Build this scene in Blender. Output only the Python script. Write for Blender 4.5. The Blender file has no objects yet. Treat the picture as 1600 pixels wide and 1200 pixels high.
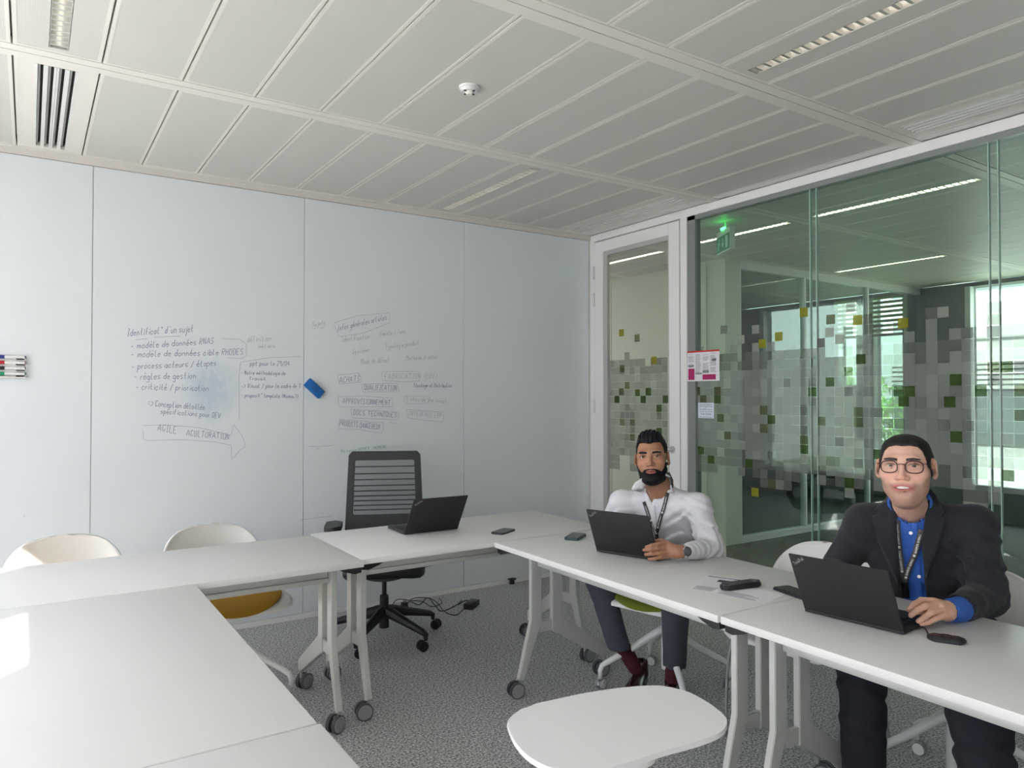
import bpy, bmesh, math, random
import numpy as np
from mathutils import Vector, Matrix

random.seed(7)
rng = np.random.RandomState(7)
sc = bpy.context.scene
col = sc.collection
R = math.radians

# ------------------------------------------------------------------ camera, world, sun, exposure
CAM_Z = 1.45
FPX, YAW, PITCH = 1139.19, 0.585046, 0.0162775
cam_d = bpy.data.cameras.new('camera')
cam_d.sensor_width = 36.0
cam_d.lens = FPX * 36.0 / 1600.0
cam_d.clip_start = 0.02
cam = bpy.data.objects.new('camera', cam_d)
col.objects.link(cam)
cam.location = (0, 0, CAM_Z)
cam.rotation_euler = (math.pi / 2 + PITCH, 0, -YAW)
sc.camera = cam

world = bpy.data.worlds.new('world')
sc.world = world
world.use_nodes = True
wn = world.node_tree.nodes
wl = world.node_tree.links
bg = wn['Background']
tc = wn.new('ShaderNodeTexCoord')
sx = wn.new('ShaderNodeSeparateXYZ')
rp = wn.new('ShaderNodeValToRGB')
wl.new(tc.outputs['Generated'], sx.inputs[0])
wl.new(sx.outputs['Z'], rp.inputs[0])
rp.color_ramp.elements[0].position = 0.0
rp.color_ramp.elements[0].color = (0.96, 0.97, 1.0, 1)
rp.color_ramp.elements[1].position = 0.75
rp.color_ramp.elements[1].color = (0.58, 0.70, 0.93, 1)
wl.new(rp.outputs[0], bg.inputs['Color'])
bg.inputs['Strength'].default_value = 2.6

SUN_DIR = Vector((1.0, 1.05, -1.077)).normalized()     # travel direction of the sunlight
sun_d = bpy.data.lights.new('sun', 'SUN')
sun_d.energy = 16.0
sun_d.angle = R(0.6)
sun_d.color = (1.0, 0.95, 0.86)
sun = bpy.data.objects.new('sun', sun_d)
col.objects.link(sun)
sun.rotation_euler = SUN_DIR.to_track_quat('-Z', 'Y').to_euler()
sun.location = (-6, -6, 8)

sc.view_settings.view_transform = 'Standard'
sc.view_settings.look = 'None'
sc.view_settings.exposure = 1.22
sc.view_settings.gamma = 1.0
sc.view_settings.use_curve_mapping = False
sc.cycles.use_denoising = True
sc.cycles.max_bounces = 10
sc.cycles.diffuse_bounces = 6
sc.cycles.transparent_max_bounces = 24
sc.cycles.sample_clamp_indirect = 6.0

# ------------------------------------------------------------------ projection helpers (pixel -> world point)
_F = np.array([math.sin(YAW) * math.cos(PITCH), math.cos(YAW) * math.cos(PITCH), math.sin(PITCH)])
_Rt = np.array([math.cos(YAW), -math.sin(YAW), 0.0])
_U = np.cross(_Rt, _F)
_O = np.array([0, 0, CAM_Z])
def ray(px, py): return _F + _Rt * (px - 800) / FPX + _U * (600 - py) / FPX
def wp(px, py, d): return _O + ray(px, py) * d
def on_plane(px, py, axis, val):
    r = ray(px, py); t = (val - _O[axis]) / r[axis]
    return _O + r * t

# ------------------------------------------------------------------ materials
def newmat(name):
    m = bpy.data.materials.new(name); m.use_nodes = True
    return m, m.node_tree.nodes, m.node_tree.links, m.node_tree.nodes['Principled BSDF']
def mat(name, c, rough=0.5, metal=0.0, spec=0.5, bump=0.0, bscale=200.0, vary=0.0, vscale=8.0, coat=0.0, emit=None, es=1.0, sheen=0.0):
    m, n, l, p = newmat(name)
    p.inputs['Base Color'].default_value = (c[0], c[1], c[2], 1)
    p.inputs['Roughness'].default_value = rough
    p.inputs['Metallic'].default_value = metal
    p.inputs['Specular IOR Level'].default_value = spec
    p.inputs['Coat Weight'].default_value = coat
    if sheen: p.inputs['Sheen Weight'].default_value = sheen
    if emit:
        p.inputs['Emission Color'].default_value = (emit[0], emit[1], emit[2], 1)
        p.inputs['Emission Strength'].default_value = es
    t = n.new('ShaderNodeTexCoord')
    if vary:
        no = n.new('ShaderNodeTexNoise'); no.inputs['Scale'].default_value = vscale; no.inputs['Detail'].default_value = 4
        l.new(t.outputs['Object'], no.inputs['Vector'])
        mx = n.new('ShaderNodeMix'); mx.data_type = 'RGBA'
        mx.inputs[6].default_value = tuple(max(0, v * (1 - vary)) for v in c) + (1,)
        mx.inputs[7].default_value = tuple(min(1, v * (1 + vary)) for v in c) + (1,)
        l.new(no.outputs['Fac'], mx.inputs[0]); l.new(mx.outputs[2], p.inputs['Base Color'])
    if bump:
        nb = n.new('ShaderNodeTexNoise'); nb.inputs['Scale'].default_value = bscale; nb.inputs['Detail'].default_value = 3
        l.new(t.outputs['Object'], nb.inputs['Vector'])
        b = n.new('ShaderNodeBump'); b.inputs['Strength'].default_value = bump; b.inputs['Distance'].default_value = 0.002
        l.new(nb.outputs['Fac'], b.inputs['Height']); l.new(b.outputs[0], p.inputs['Normal'])
    return m
def vcol_mat(name, rough=0.5, spec=0.4, bump=0.15, bscale=350.0, sss=0.0):
    m, n, l, p = newmat(name)
    a = n.new('ShaderNodeAttribute'); a.attribute_name = 'tint'
    l.new(a.outputs['Color'], p.inputs['Base Color'])
    p.inputs['Roughness'].default_value = rough
    p.inputs['Specular IOR Level'].default_value = spec
    if sss:
        p.inputs['Subsurface Weight'].default_value = sss
        p.inputs['Subsurface Radius'].default_value = (0.01, 0.004, 0.002)
        p.inputs['Subsurface Scale'].default_value = 0.4
    t = n.new('ShaderNodeTexCoord')
    nb = n.new('ShaderNodeTexNoise'); nb.inputs['Scale'].default_value = bscale
    l.new(t.outputs['Object'], nb.inputs['Vector'])
    b = n.new('ShaderNodeBump'); b.inputs['Strength'].default_value = bump; b.inputs['Distance'].default_value = 0.001
    l.new(nb.outputs['Fac'], b.inputs['Height']); l.new(b.outputs[0], p.inputs['Normal'])
    return m

def glass_mat(name, tint, refl=1.8):
    m, n, l, p = newmat(name)
    n.remove(p)
    out = n['Material Output']
    tr = n.new('ShaderNodeBsdfTransparent'); tr.inputs[0].default_value = tuple(tint) + (1,)
    gl = n.new('ShaderNodeBsdfGlossy'); gl.inputs['Roughness'].default_value = 0.0
    gl.inputs['Color'].default_value = (0.93, 1.0, 0.96, 1)
    fr = n.new('ShaderNodeFresnel'); fr.inputs['IOR'].default_value = 1.5
    ge = n.new('ShaderNodeNewGeometry')
    inv = n.new('ShaderNodeMath'); inv.operation = 'SUBTRACT'; inv.inputs[0].default_value = 1.0
    l.new(ge.outputs['Backfacing'], inv.inputs[1])
    mu = n.new('ShaderNodeMath'); mu.operation = 'MULTIPLY'; mu.inputs[1].default_value = refl
    l.new(fr.outputs[0], mu.inputs[0])
    m2 = n.new('ShaderNodeMath'); m2.operation = 'MULTIPLY'; m2.use_clamp = True
    l.new(mu.outputs[0], m2.inputs[0]); l.new(inv.outputs[0], m2.inputs[1])
    mx = n.new('ShaderNodeMixShader')
    l.new(m2.outputs[0], mx.inputs[0]); l.new(tr.outputs[0], mx.inputs[1]); l.new(gl.outputs[0], mx.inputs[2])
    l.new(mx.outputs[0], out.inputs[0])
    return m
def film_mat(name, c, alpha):
    m, n, l, p = newmat(name)
    n.remove(p)
    out = n['Material Output']
    tr = n.new('ShaderNodeBsdfTransparent')
    tr.inputs[0].default_value = tuple(0.5 + 0.5 * v for v in c) + (1,)
    di = n.new('ShaderNodeBsdfDiffuse'); di.inputs[0].default_value = tuple(c) + (1,)
    tl = n.new('ShaderNodeBsdfTranslucent'); tl.inputs[0].default_value = tuple(c) + (1,)
    a = n.new('ShaderNodeMixShader'); a.inputs[0].default_value = 0.45
    l.new(di.outputs[0], a.inputs[1]); l.new(tl.outputs[0], a.inputs[2])
    mx = n.new('ShaderNodeMixShader'); mx.inputs[0].default_value = alpha
    l.new(tr.outputs[0], mx.inputs[1]); l.new(a.outputs[0], mx.inputs[2])
    l.new(mx.outputs[0], out.inputs[0])
    return m

M = {}
M['ceil_rail'] = mat('ceiling_rail_paint', (0.77, 0.74, 0.68), 0.45)
M['ceil_white'] = mat('vent_panel_paint', (0.76, 0.76, 0.73), 0.4)
M['trim_beige'] = mat('upper_trim_paint', (0.62, 0.59, 0.55), 0.5)
M['frame_white'] = mat('white_frame_paint', (0.80, 0.79, 0.78), 0.4)
M['frame_grey'] = mat('grey_profile', (0.22, 0.24, 0.23), 0.4)
M['wall_white'] = mat('plaster_white', (0.78, 0.78, 0.76), 0.7, bump=0.05)
M['wall_cream'] = mat('cream_panel', (0.72, 0.73, 0.62), 0.55)
M['dark_gap'] = mat('dark_recess', (0.03, 0.03, 0.03), 0.8)
M['table_top'] = mat('white_laminate', (0.70, 0.69, 0.67), 0.38, spec=0.4, bump=0.02, bscale=900)
M['table_edge'] = mat('white_edge_band', (0.80, 0.80, 0.79), 0.4)
M['table_metal'] = mat('light_grey_powder_coat', (0.58, 0.585, 0.56), 0.42, metal=0.25)
M['caster_grey'] = mat('caster_grey_plastic', (0.27, 0.275, 0.285), 0.45)
M['caster_dark'] = mat('caster_dark_rubber', (0.06, 0.062, 0.07), 0.5)
M['silver'] = mat('brushed_silver', (0.62, 0.62, 0.61), 0.3, metal=0.9)
M['chrome'] = mat('chrome', (0.75, 0.75, 0.75), 0.15, metal=1.0)
M['black_plastic'] = mat('black_plastic', (0.010, 0.011, 0.013), 0.42, bump=0.05)
M['black_gloss'] = mat('black_gloss', (0.008, 0.008, 0.01), 0.12)
M['black_mesh_frame'] = mat('charcoal_frame', (0.013, 0.014, 0.017), 0.5)
M['shell_white'] = mat('white_shell_plastic', (0.74, 0.73, 0.70), 0.35)
M['chair_white'] = mat('white_chair_metal', (0.75, 0.75, 0.74), 0.35)
M['mustard'] = mat('mustard_fabric', (0.42, 0.22, 0.012), 0.9, bump=0.4, bscale=600, vary=0.12, vscale=60)
M['green_fab'] = mat('olive_green_fabric', (0.20, 0.25, 0.02), 0.9, bump=0.4, bscale=600, vary=0.12, vscale=60)
M['laptop'] = mat('laptop_black', (0.012, 0.012, 0.014), 0.5, bump=0.03, bscale=700)
M['ink'] = mat('marker_ink_blue_black', (0.20, 0.23, 0.36), 0.5)
M['ink_grey'] = mat('marker_ink_faded', (0.36, 0.385, 0.42), 0.5)
M['ink_green'] = mat('marker_ink_green', (0.22, 0.42, 0.33), 0.5)
M['ink_light'] = mat('silver_lettering', (0.45, 0.45, 0.46), 0.4, metal=0.3)
M['white_print'] = mat('white_lettering', (0.75, 0.75, 0.74), 0.6)
M['blue_felt'] = mat('eraser_blue_plastic', (0.006, 0.12, 0.40), 0.5)
M['paper'] = mat('white_paper', (0.74, 0.74, 0.76), 0.7)
M['paper_blue'] = mat('pale_blue_paper', (0.66, 0.72, 0.82), 0.7)
M['print_dark'] = mat('printed_text_dark', (0.06, 0.06, 0.10), 0.7)
M['print_grey'] = mat('printed_text_grey', (0.30, 0.30, 0.34), 0.7)
M['magenta'] = mat('printed_magenta', (0.40, 0.015, 0.13), 0.6)
M['red'] = mat('printed_red', (0.55, 0.03, 0.03), 0.6)
M['marker_red'] = mat('marker_red', (0.50, 0.01, 0.03), 0.4)
M['marker_green'] = mat('marker_green', (0.01, 0.28, 0.12), 0.4)
M['marker_black'] = mat('marker_black', (0.01, 0.01, 0.012), 0.4)
M['marker_blue'] = mat('marker_blue', (0.02, 0.03, 0.22), 0.4)
M['exit_green'] = mat('exit_sign_green', (0.01, 0.14, 0.06), 0.4, emit=(0.01, 0.20, 0.08), es=0.12)
M['exit_pic'] = mat('exit_sign_pictogram', (0.35, 0.5, 0.42), 0.4, emit=(0.5, 0.8, 0.65), es=0.08)
M['exit_led'] = mat('green_led', (0.1, 0.9, 0.2), 0.4, emit=(0.05, 1.0, 0.15), es=6.0)
M['case_white'] = mat('white_plastic_case', (0.72, 0.72, 0.70), 0.4)
M['tube'] = mat('lit_fluorescent_tube', (0.9, 0.9, 0.85), 0.4, emit=(1.0, 0.95, 0.84), es=0.55)
M['tube_on'] = mat('bright_fluorescent_tube', (0.9, 0.9, 0.85), 0.4, emit=(1.0, 0.93, 0.80), es=9.0)
M['louver'] = mat('aluminium_louver', (0.72, 0.71, 0.67), 0.28, metal=0.7)
M['glass'] = glass_mat('partition_glass', (0.80, 0.90, 0.85), 1.9)
M['glass_door'] = glass_mat('door_glass', (0.95, 0.975, 0.955), 0.55)
M['glass_clear'] = glass_mat('window_glass', (0.95, 0.97, 0.96), 1.0)
M['lens'] = glass_mat('spectacle_lens', (0.98, 0.99, 0.99), 0.1)
M['blind'] = mat('yellow_green_blind', (0.52, 0.60, 0.18), 0.7)
M['facade_white'] = mat('white_facade_cladding', (0.52, 0.53, 0.53), 0.6)
M['facade_glass'] = mat('facade_window_dark', (0.10, 0.13, 0.14), 0.1)
M['bark'] = mat('bark', (0.10, 0.07, 0.04), 0.9)
M['leaf'] = mat('leaf_green', (0.13, 0.30, 0.05), 0.6, vary=0.5, vscale=2.5)
M['grass'] = mat('ground_outside', (0.16, 0.20, 0.10), 0.9, vary=0.3, vscale=0.5)
M['shoe'] = mat('oxblood_leather', (0.030, 0.006, 0.006), 0.25)
M['sock'] = mat('burgundy_sock', (0.075, 0.008, 0.015), 0.9, bump=0.5, bscale=500)
M['lanyard'] = mat('grey_lanyard', (0.05, 0.05, 0.055), 0.8, bump=0.3, bscale=900)
M['lanyard2'] = mat('taupe_lanyard', (0.085, 0.075, 0.075), 0.8, bump=0.3, bscale=900)
M['hair'] = mat('black_hair', (0.005, 0.005, 0.007), 0.6, spec=0.25, bump=0.9, bscale=260)
M['hair2'] = mat('dark_brown_hair', (0.010, 0.007, 0.006), 0.5, bump=0.7, bscale=300)
M['skin'] = vcol_mat('skin', 0.52, 0.35, 0.12, 420.0, 0.12)
M['eye'] = vcol_mat('eye', 0.15, 0.5, 0.0)
M['teeth'] = mat('teeth', (0.70, 0.66, 0.60), 0.3)
M['shirt_white'] = mat('white_cotton', (0.66, 0.66, 0.70), 0.85, bump=0.15, bscale=1200)
M['shirt_blue'] = mat('blue_cotton', (0.035, 0.12, 0.46), 0.85, bump=0.15, bscale=1200)
M['jacket'] = mat('charcoal_wool', (0.013, 0.015, 0.020), 0.9, bump=0.4, bscale=900, vary=0.35, vscale=500, sheen=0.1)
M['trouser_grey'] = mat('slate_grey_trousers', (0.055, 0.062, 0.082), 0.88, bump=0.3, bscale=900)
M['trouser_navy'] = mat('navy_trousers', (0.008, 0.010, 0.017), 0.9, bump=0.3, bscale=900)
M['glasses'] = mat('dark_tortoise_frame', (0.035, 0.008, 0.010), 0.25)
M['gold'] = mat('gold', (0.8, 0.55, 0.2), 0.2, metal=1.0)
M['watch'] = mat('watch_face', (0.12, 0.13, 0.14), 0.2)
M['phone_green'] = mat('dark_green_phone_case', (0.012, 0.05, 0.045), 0.4)

def carpet_mat():
    m, n, l, p = newmat('speckled_grey_carpet')
    t = n.new('ShaderNodeTexCoord')
    a = n.new('ShaderNodeTexNoise'); a.inputs['Scale'].default_value = 105; a.inputs['Detail'].default_value = 2; a.inputs['Roughness'].default_value = 0.7
    l.new(t.outputs['Object'], a.inputs['Vector'])
    r = n.new('ShaderNodeValToRGB')
    e = r.color_ramp.elements
    e[0].position = 0.34; e[0].color = (0.12, 0.123, 0.128, 1)
    e[1].position = 0.66; e[1].color = (0.72, 0.72, 0.72, 1)
    l.new(a.outputs['Fac'], r.inputs[0])
    l.new(r.outputs[0], p.inputs['Base Color'])
    p.inputs['Roughness'].default_value = 0.95
    p.inputs['Specular IOR Level'].default_value = 0.1
    b = n.new('ShaderNodeBump'); b.inputs['Strength'].default_value = 0.8; b.inputs['Distance'].default_value = 0.004
    l.new(a.outputs['Fac'], b.inputs['Height']); l.new(b.outputs[0], p.inputs['Normal'])
    return m
M['carpet'] = carpet_mat()
def corridor_mat():
    m, n, l, p = newmat('brown_grey_corridor_carpet')
    t = n.new('ShaderNodeTexCoord')
    mp = n.new('ShaderNodeMapping'); mp.inputs['Scale'].default_value = (1.0, 6.0, 1.0)
    a = n.new('ShaderNodeTexNoise'); a.inputs['Scale'].default_value = 20; a.inputs['Detail'].default_value = 6
    l.new(t.outputs['Object'], mp.inputs[0]); l.new(mp.outputs[0], a.inputs['Vector'])
    r = n.new('ShaderNodeValToRGB')
    e = r.color_ramp.elements
    e[0].position = 0.35; e[0].color = (0.10, 0.095, 0.08, 1)
    e[1].position = 0.65; e[1].color = (0.20, 0.19, 0.16, 1)
    l.new(a.outputs['Fac'], r.inputs[0]); l.new(r.outputs[0], p.inputs['Base Color'])
    p.inputs['Roughness'].default_value = 0.95
    return m
M['corridor'] = corridor_mat()
def perf_mat():
    m, n, l, p = newmat('perforated_ceiling_metal')
    t = n.new('ShaderNodeTexCoord')
    v = n.new('ShaderNodeTexVoronoi'); v.inputs['Scale'].default_value = 220; v.inputs['Randomness'].default_value = 0.0
    l.new(t.outputs['Object'], v.inputs['Vector'])
    r = n.new('ShaderNodeValToRGB')
    e = r.color_ramp.elements
    e[0].position = 0.26; e[0].color = (0.32, 0.31, 0.28, 1)
    e[1].position = 0.36; e[1].color = (0.68, 0.665, 0.62, 1)
    l.new(v.outputs['Distance'], r.inputs[0]); l.new(r.outputs[0], p.inputs['Base Color'])
    p.inputs['Roughness'].default_value = 0.5
    return m
M['perf'] = perf_mat()
def board_mat():
    m, n, l, p = newmat('whiteboard_enamel')
    t = n.new('ShaderNodeTexCoord')
    # blue ink smear left by rubbing out, centred near the notes (world x/z, board objects sit at the origin)
    mp = n.new('ShaderNodeMapping'); mp.vector_type = 'POINT'
    mp.inputs['Location'].default_value = (-0.93 * 4.6, 0, -1.50 * 3.4)
    mp.inputs['Scale'].default_value = (4.6, 0.0, 3.4)
    l.new(t.outputs['Object'], mp.inputs[0])
    no = n.new('ShaderNodeTexNoise'); no.inputs['Scale'].default_value = 2.2; no.inputs['Detail'].default_value = 6; no.inputs['Distortion'].default_value = 1.6
    l.new(mp.outputs[0], no.inputs['Vector'])
    g = n.new('ShaderNodeTexGradient'); g.gradient_type = 'SPHERICAL'
    l.new(mp.outputs[0], g.inputs[0])
    mu = n.new('ShaderNodeMath'); mu.operation = 'MULTIPLY'
    l.new(g.outputs['Fac'], mu.inputs[0]); l.new(no.outputs['Fac'], mu.inputs[1])
    r = n.new('ShaderNodeValToRGB')
    r.color_ramp.elements[0].position = 0.08; r.color_ramp.elements[0].color = (0.70, 0.735, 0.765, 1)
    r.color_ramp.elements[1].position = 0.42; r.color_ramp.elements[1].color = (0.53, 0.61, 0.70, 1)
    l.new(mu.outputs[0], r.inputs[0])
    l.new(r.outputs[0], p.inputs['Base Color'])
    n2 = n.new('ShaderNodeTexNoise'); n2.inputs['Scale'].default_value = 3; n2.inputs['Detail'].default_value = 5
    l.new(t.outputs['Object'], n2.inputs['Vector'])
    mr = n.new('ShaderNodeMapRange'); mr.inputs['To Min'].default_value = 0.19; mr.inputs['To Max'].default_value = 0.24
    l.new(n2.outputs['Fac'], mr.inputs['Value']); l.new(mr.outputs[0], p.inputs['Roughness'])
    return m
M['board'] = board_mat()
def meshfab_mat():
    m, n, l, p = newmat('chair_net_fabric')
    out = n['Material Output']
    p.inputs['Base Color'].default_value = (0.05, 0.05, 0.055, 1); p.inputs['Roughness'].default_value = 0.8
    tr = n.new('ShaderNodeBsdfTransparent')
    mx = n.new('ShaderNodeMixShader'); mx.inputs[0].default_value = 0.26
    l.new(tr.outputs[0], mx.inputs[1]); l.new(p.outputs[0], mx.inputs[2]); l.new(mx.outputs[0], out.inputs[0])
    return m
M['net'] = meshfab_mat()
F_GREY = [film_mat('frosted_film_a', (0.56, 0.58, 0.55), 0.34), film_mat('frosted_film_b', (0.58, 0.60, 0.56), 0.40),
          film_mat('frosted_film_c', (0.52, 0.54, 0.51), 0.37), film_mat('frosted_film_thin', (0.5, 0.52, 0.49), 0.20)]
F_SQ = {'grey': film_mat('film_square_grey', (0.36, 0.37, 0.35), 0.50), 'pale': film_mat('film_square_pale', (0.58, 0.60, 0.55), 0.46),
        'green': film_mat('film_square_green', (0.13, 0.22, 0.07), 0.55), 'olive': film_mat('film_square_olive', (0.25, 0.28, 0.15), 0.45),
        'yellow': film_mat('film_square_yellow', (0.48, 0.46, 0.07), 0.6)}

# ------------------------------------------------------------------ object helpers
def tag(o, label=None, cat=None, group=None, kind=None):
    if label: o['label'] = label
    if cat: o['category'] = cat
    if group: o['group'] = group
    if kind: o['kind'] = kind
    return o
def empty(name, loc=(0, 0, 0), rz=0.0, label=None, cat=None, group=None):
    o = bpy.data.objects.new(name, None); col.objects.link(o)
    o.location = loc; o.rotation_euler = (0, 0, rz); o.empty_display_size = 0.1
    return tag(o, label, cat, group)
def link_mesh(name, me, mt=None, parent=None, smooth=False, loc=None, rz=None):
    o = bpy.data.objects.new(name, me); col.objects.link(o)
    if mt is not None and len(me.materials) == 0:
        for x in (mt if isinstance(mt, (list, tuple)) else [mt]): me.materials.append(x)
    if smooth:
        me.polygons.foreach_set('use_smooth', [True] * len(me.polygons))
    if parent is not None: o.parent = parent
    if loc is not None: o.location = loc
    if rz is not None: o.rotation_euler = (0, 0, rz)
    return o
def auto_smooth(o, ang=35):
    me = o.data
    me.polygons.foreach_set('use_smooth', [True] * len(me.polygons))
    me.set_sharp_from_angle(angle=R(ang))
class B:
    def __init__(s): s.bm = bmesh.new(); s.mi = 0
    def _f(s, faces):
        for f in faces: f.material_index = s.mi
    def box(s, x0, x1, y0, y1, z0, z1, bev=0.0, rot=None, seg=2):
        r = bmesh.ops.create_cube(s.bm, size=1.0)
        vs = r['verts']
        c = Vector(((x0 + x1) / 2, (y0 + y1) / 2, (z0 + z1) / 2)); d = (x1 - x0, y1 - y0, z1 - z0)
        for v in vs: v.co = Vector((v.co.x * d[0], v.co.y * d[1], v.co.z * d[2]))
        fs = list({f for v in vs for f in v.link_faces})
        s._f(fs)
        if bev > 0:
            es = list({e for v in vs for e in v.link_edges})
            q = bmesh.ops.bevel(s.bm, geom=es, offset=min(bev, min(d) * 0.49), segments=seg, profile=0.5, affect='EDGES')
            vs = list({v for f in q['faces'] for v in f.verts} | set(v for v in vs if v.is_valid))
            s._f(q['faces'])
        for v in vs:
            if rot is not None: v.co = rot @ v.co
            v.co += c
        return s
    def cyl(s, a, b, r1, r2=None, n=20, cap=True):
        a = Vector(a); b = Vector(b); r2 = r1 if r2 is None else r2
        d = b - a; L = d.length
        q = d.to_track_quat('Z', 'Y').to_matrix().to_4x4()
        mtx = Matrix.Translation((a + b) / 2) @ q
        r = bmesh.ops.create_cone(s.bm, cap_ends=cap, segments=n, radius1=r1, radius2=r2, depth=L, matrix=mtx)
        s._f({f for v in r['verts'] for f in v.link_faces}); return s
    def sph(s, c, r, n=16, sc_=(1, 1, 1)):
        q = bmesh.ops.create_uvsphere(s.bm, u_segments=n, v_segments=max(6, n // 2), radius=1.0,
                                      matrix=Matrix.Translation(c) @ Matrix.Diagonal((r * sc_[0], r * sc_[1], r * sc_[2], 1)))
        s._f({f for v in q['verts'] for f in v.link_faces}); return s
    def tube(s, pts, r, n=8, rs=None):
        pts = [Vector(p) for p in pts]
        rings = []; prev = None
        for i, p in enumerate(pts):
            t = (pts[min(i + 1, len(pts) - 1)] - pts[max(i - 1, 0)]).normalized()
            if prev is None:
                up = Vector((0, 0, 1)) if abs(t.z) < 0.9 else Vector((1, 0, 0))
                x = t.cross(up).normalized()
            else:
                x = (prev - t * prev.dot(t)).normalized()
            prev = x; y = t.cross(x)
            rr = rs[i] if rs else r
            rings.append([s.bm.verts.new(p + (x * math.cos(2 * math.pi * k / n) + y * math.sin(2 * math.pi * k / n)) * rr) for k in range(n)])
        fs = []
        for a, b in zip(rings[:-1], rings[1:]):
            for k in range(n): fs.append(s.bm.faces.new((a[k], a[(k + 1) % n], b[(k + 1) % n], b[k])))
        fs.append(s.bm.faces.new(rings[0][::-1])); fs.append(s.bm.faces.new(rings[-1]))
        s._f(fs); return s
    def prism(s, poly, o, u, v, w, t):
        """polygon (u,v coords) at origin o, extruded by t along w"""
        o, u, v, w = Vector(o), Vector(u), Vector(v), Vector(w)
        a = [s.bm.verts.new(o + u * p[0] + v * p[1]) for p in poly]
        b = [s.bm.verts.new(o + u * p[0] + v * p[1] + w * t) for p in poly]
        fs = [s.bm.faces.new(a[::-1]), s.bm.faces.new(b)]
        for i in range(len(a)):
            j = (i + 1) % len(a); fs.append(s.bm.faces.new((a[i], a[j], b[j], b[i])))
        s._f(fs); return s
    def bar(s, a, b, w, h, side=(1, 0, 0), bev=0.0):
        """rectangular bar from a to b, width w along side, height h along the third axis"""
        a, b = Vector(a), Vector(b); t = (b - a); L = t.length; t.normalize()
        x = Vector(side); x = (x - t * x.dot(t)).normalized(); y = t.cross(x)
        rot = Matrix((x, y, t)).transposed()
        c = (a + b) / 2
        r = bmesh.ops.create_cube(s.bm, size=1.0); vs = r['verts']
        for v in vs: v.co = Vector((v.co.x * w, v.co.y * h, v.co.z * L))
        s._f({f for v in vs for f in v.link_faces})
        if bev:
            q = bmesh.ops.bevel(s.bm, geom=list({e for v in vs for e in v.link_edges}), offset=bev, segments=1, affect='EDGES')
            vs = list({v for f in q['faces'] for v in f.verts} | set(v for v in vs if v.is_valid)); s._f(q['faces'])
        for v in vs: v.co = rot @ v.co + c
        return s
    def quadstrip(s, la, lb):
        A = [s.bm.verts.new(p) for p in la]; Bv = [s.bm.verts.new(p) for p in lb]
        s._f([s.bm.faces.new((A[i], A[i + 1], Bv[i + 1], Bv[i])) for i in range(len(A) - 1)]); return s
    def build(s, name, mt, parent=None, smooth=False, auto=None, loc=None, rz=None):
        bmesh.ops.recalc_face_normals(s.bm, faces=s.bm.faces)
        me = bpy.data.meshes.new(name); s.bm.to_mesh(me); s.bm.free()
        o = link_mesh(name, me, mt, parent, smooth, loc, rz)
        if auto: auto_smooth(o, auto)
        return o
def rrect(w, h, r, n=6):
    """rounded rectangle outline centred on 0"""
    pts = []
    for cx, cy, a0 in ((w / 2 - r, h / 2 - r, 0), (-w / 2 + r, h / 2 - r, 90), (-w / 2 + r, -h / 2 + r, 180), (w / 2 - r, -h / 2 + r, 270)):
        for k in range(n + 1):
            a = R(a0 + 90 * k / n); pts.append((cx + r * math.cos(a), cy + r * math.sin(a)))
    return pts
def copy_tree(o, parent=None):
    c = o.copy(); col.objects.link(c)
    if parent is not None: c.parent = parent
    for ch in list(o.children): copy_tree(ch, c)
    return c

# ------------------------------------------------------------------ room shell
CZ = 2.789; YW = 4.735; XG = 3.92; XL = -1.41; YB = -2.01; XF = 9.25; BX0 = -0.0664
o = B().box(XL - 0.4, XG + 0.03, YB, YW + 0.02, -0.08, 0).build('floor', M['carpet']); tag(o, 'speckled grey carpet of the meeting room', kind='structure')
o = B().box(XG + 0.03, XF + 0.3, YB, 10.2, -0.08, 0).build('floor', M['corridor']); tag(o, 'brown grey carpet beyond the glass wall', kind='structure')

# ceiling: backing slab, panels, beams, lights, vents
ceil = B().box(XL - 0.4, XF + 0.4, YB - 0.2, 10.2, CZ + 0.06, CZ + 0.30).build('ceiling', M['wall_white'])
tag(ceil, 'suspended metal ceiling of long perforated panels', kind='structure')
def panel_mesh(W, L, hole=None, perf=True):
    """one panel: outer rim and perforated field; origin at centre, underside at z=0"""
    b = B(); t = 0.022; rim = 0.014
    def bx(x0, x1, y0, y1, mi):
        b.mi = mi; b.box(x0, x1, y0, y1, 0, t)
    w, l = W / 2, L / 2
    bx(-w, -w + rim, -l, l, 0); bx(w - rim, w, -l, l, 0)
    bx(-w + rim, w - rim, -l, -l + rim, 0); bx(-w + rim, w - rim, l - rim, l, 0)
    mi = 1 if perf else 0
    if hole is None:
        b.mi = mi; b.box(-w + rim, w - rim, -l + rim, l - rim, 0.001, t)
    else:
        hx0, hx1, hy0, hy1 = hole
        b.mi = mi
        b.box(-w + rim, hx0, -l + rim, l - rim, 0.001, t); b.box(hx1, w - rim, -l + rim, l - rim, 0.001, t)
        b.box(hx0, hx1, -l + rim, hy0, 0.001, t); b.box(hx0, hx1, hy1, l - rim, 0.001, t)
    bmesh.ops.recalc_face_normals(b.bm, faces=b.bm.faces)
    me = bpy.data.meshes.new('ceiling_panel'); b.bm.to_mesh(me); b.bm.free()
    for x in (M['ceil_rail'], M['perf'] if perf else M['ceil_white']): me.materials.append(x)
    return me
bays = [3.394 - 1.35 * 1.5 + 1.35 * k for k in range(-3, 6)]     # bay centres
PW, PL = 0.293, 1.24
me_plain = panel_mesh(PW, PL)
LIGHT_HOLE = (-0.033, 0.033, -0.58, 0.58)
me_light = panel_mesh(PW, PL, LIGHT_HOLE)
me_vent = panel_mesh(PW, PL, (-0.072, 0.072, -0.58, 0.575), perf=False)
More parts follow.
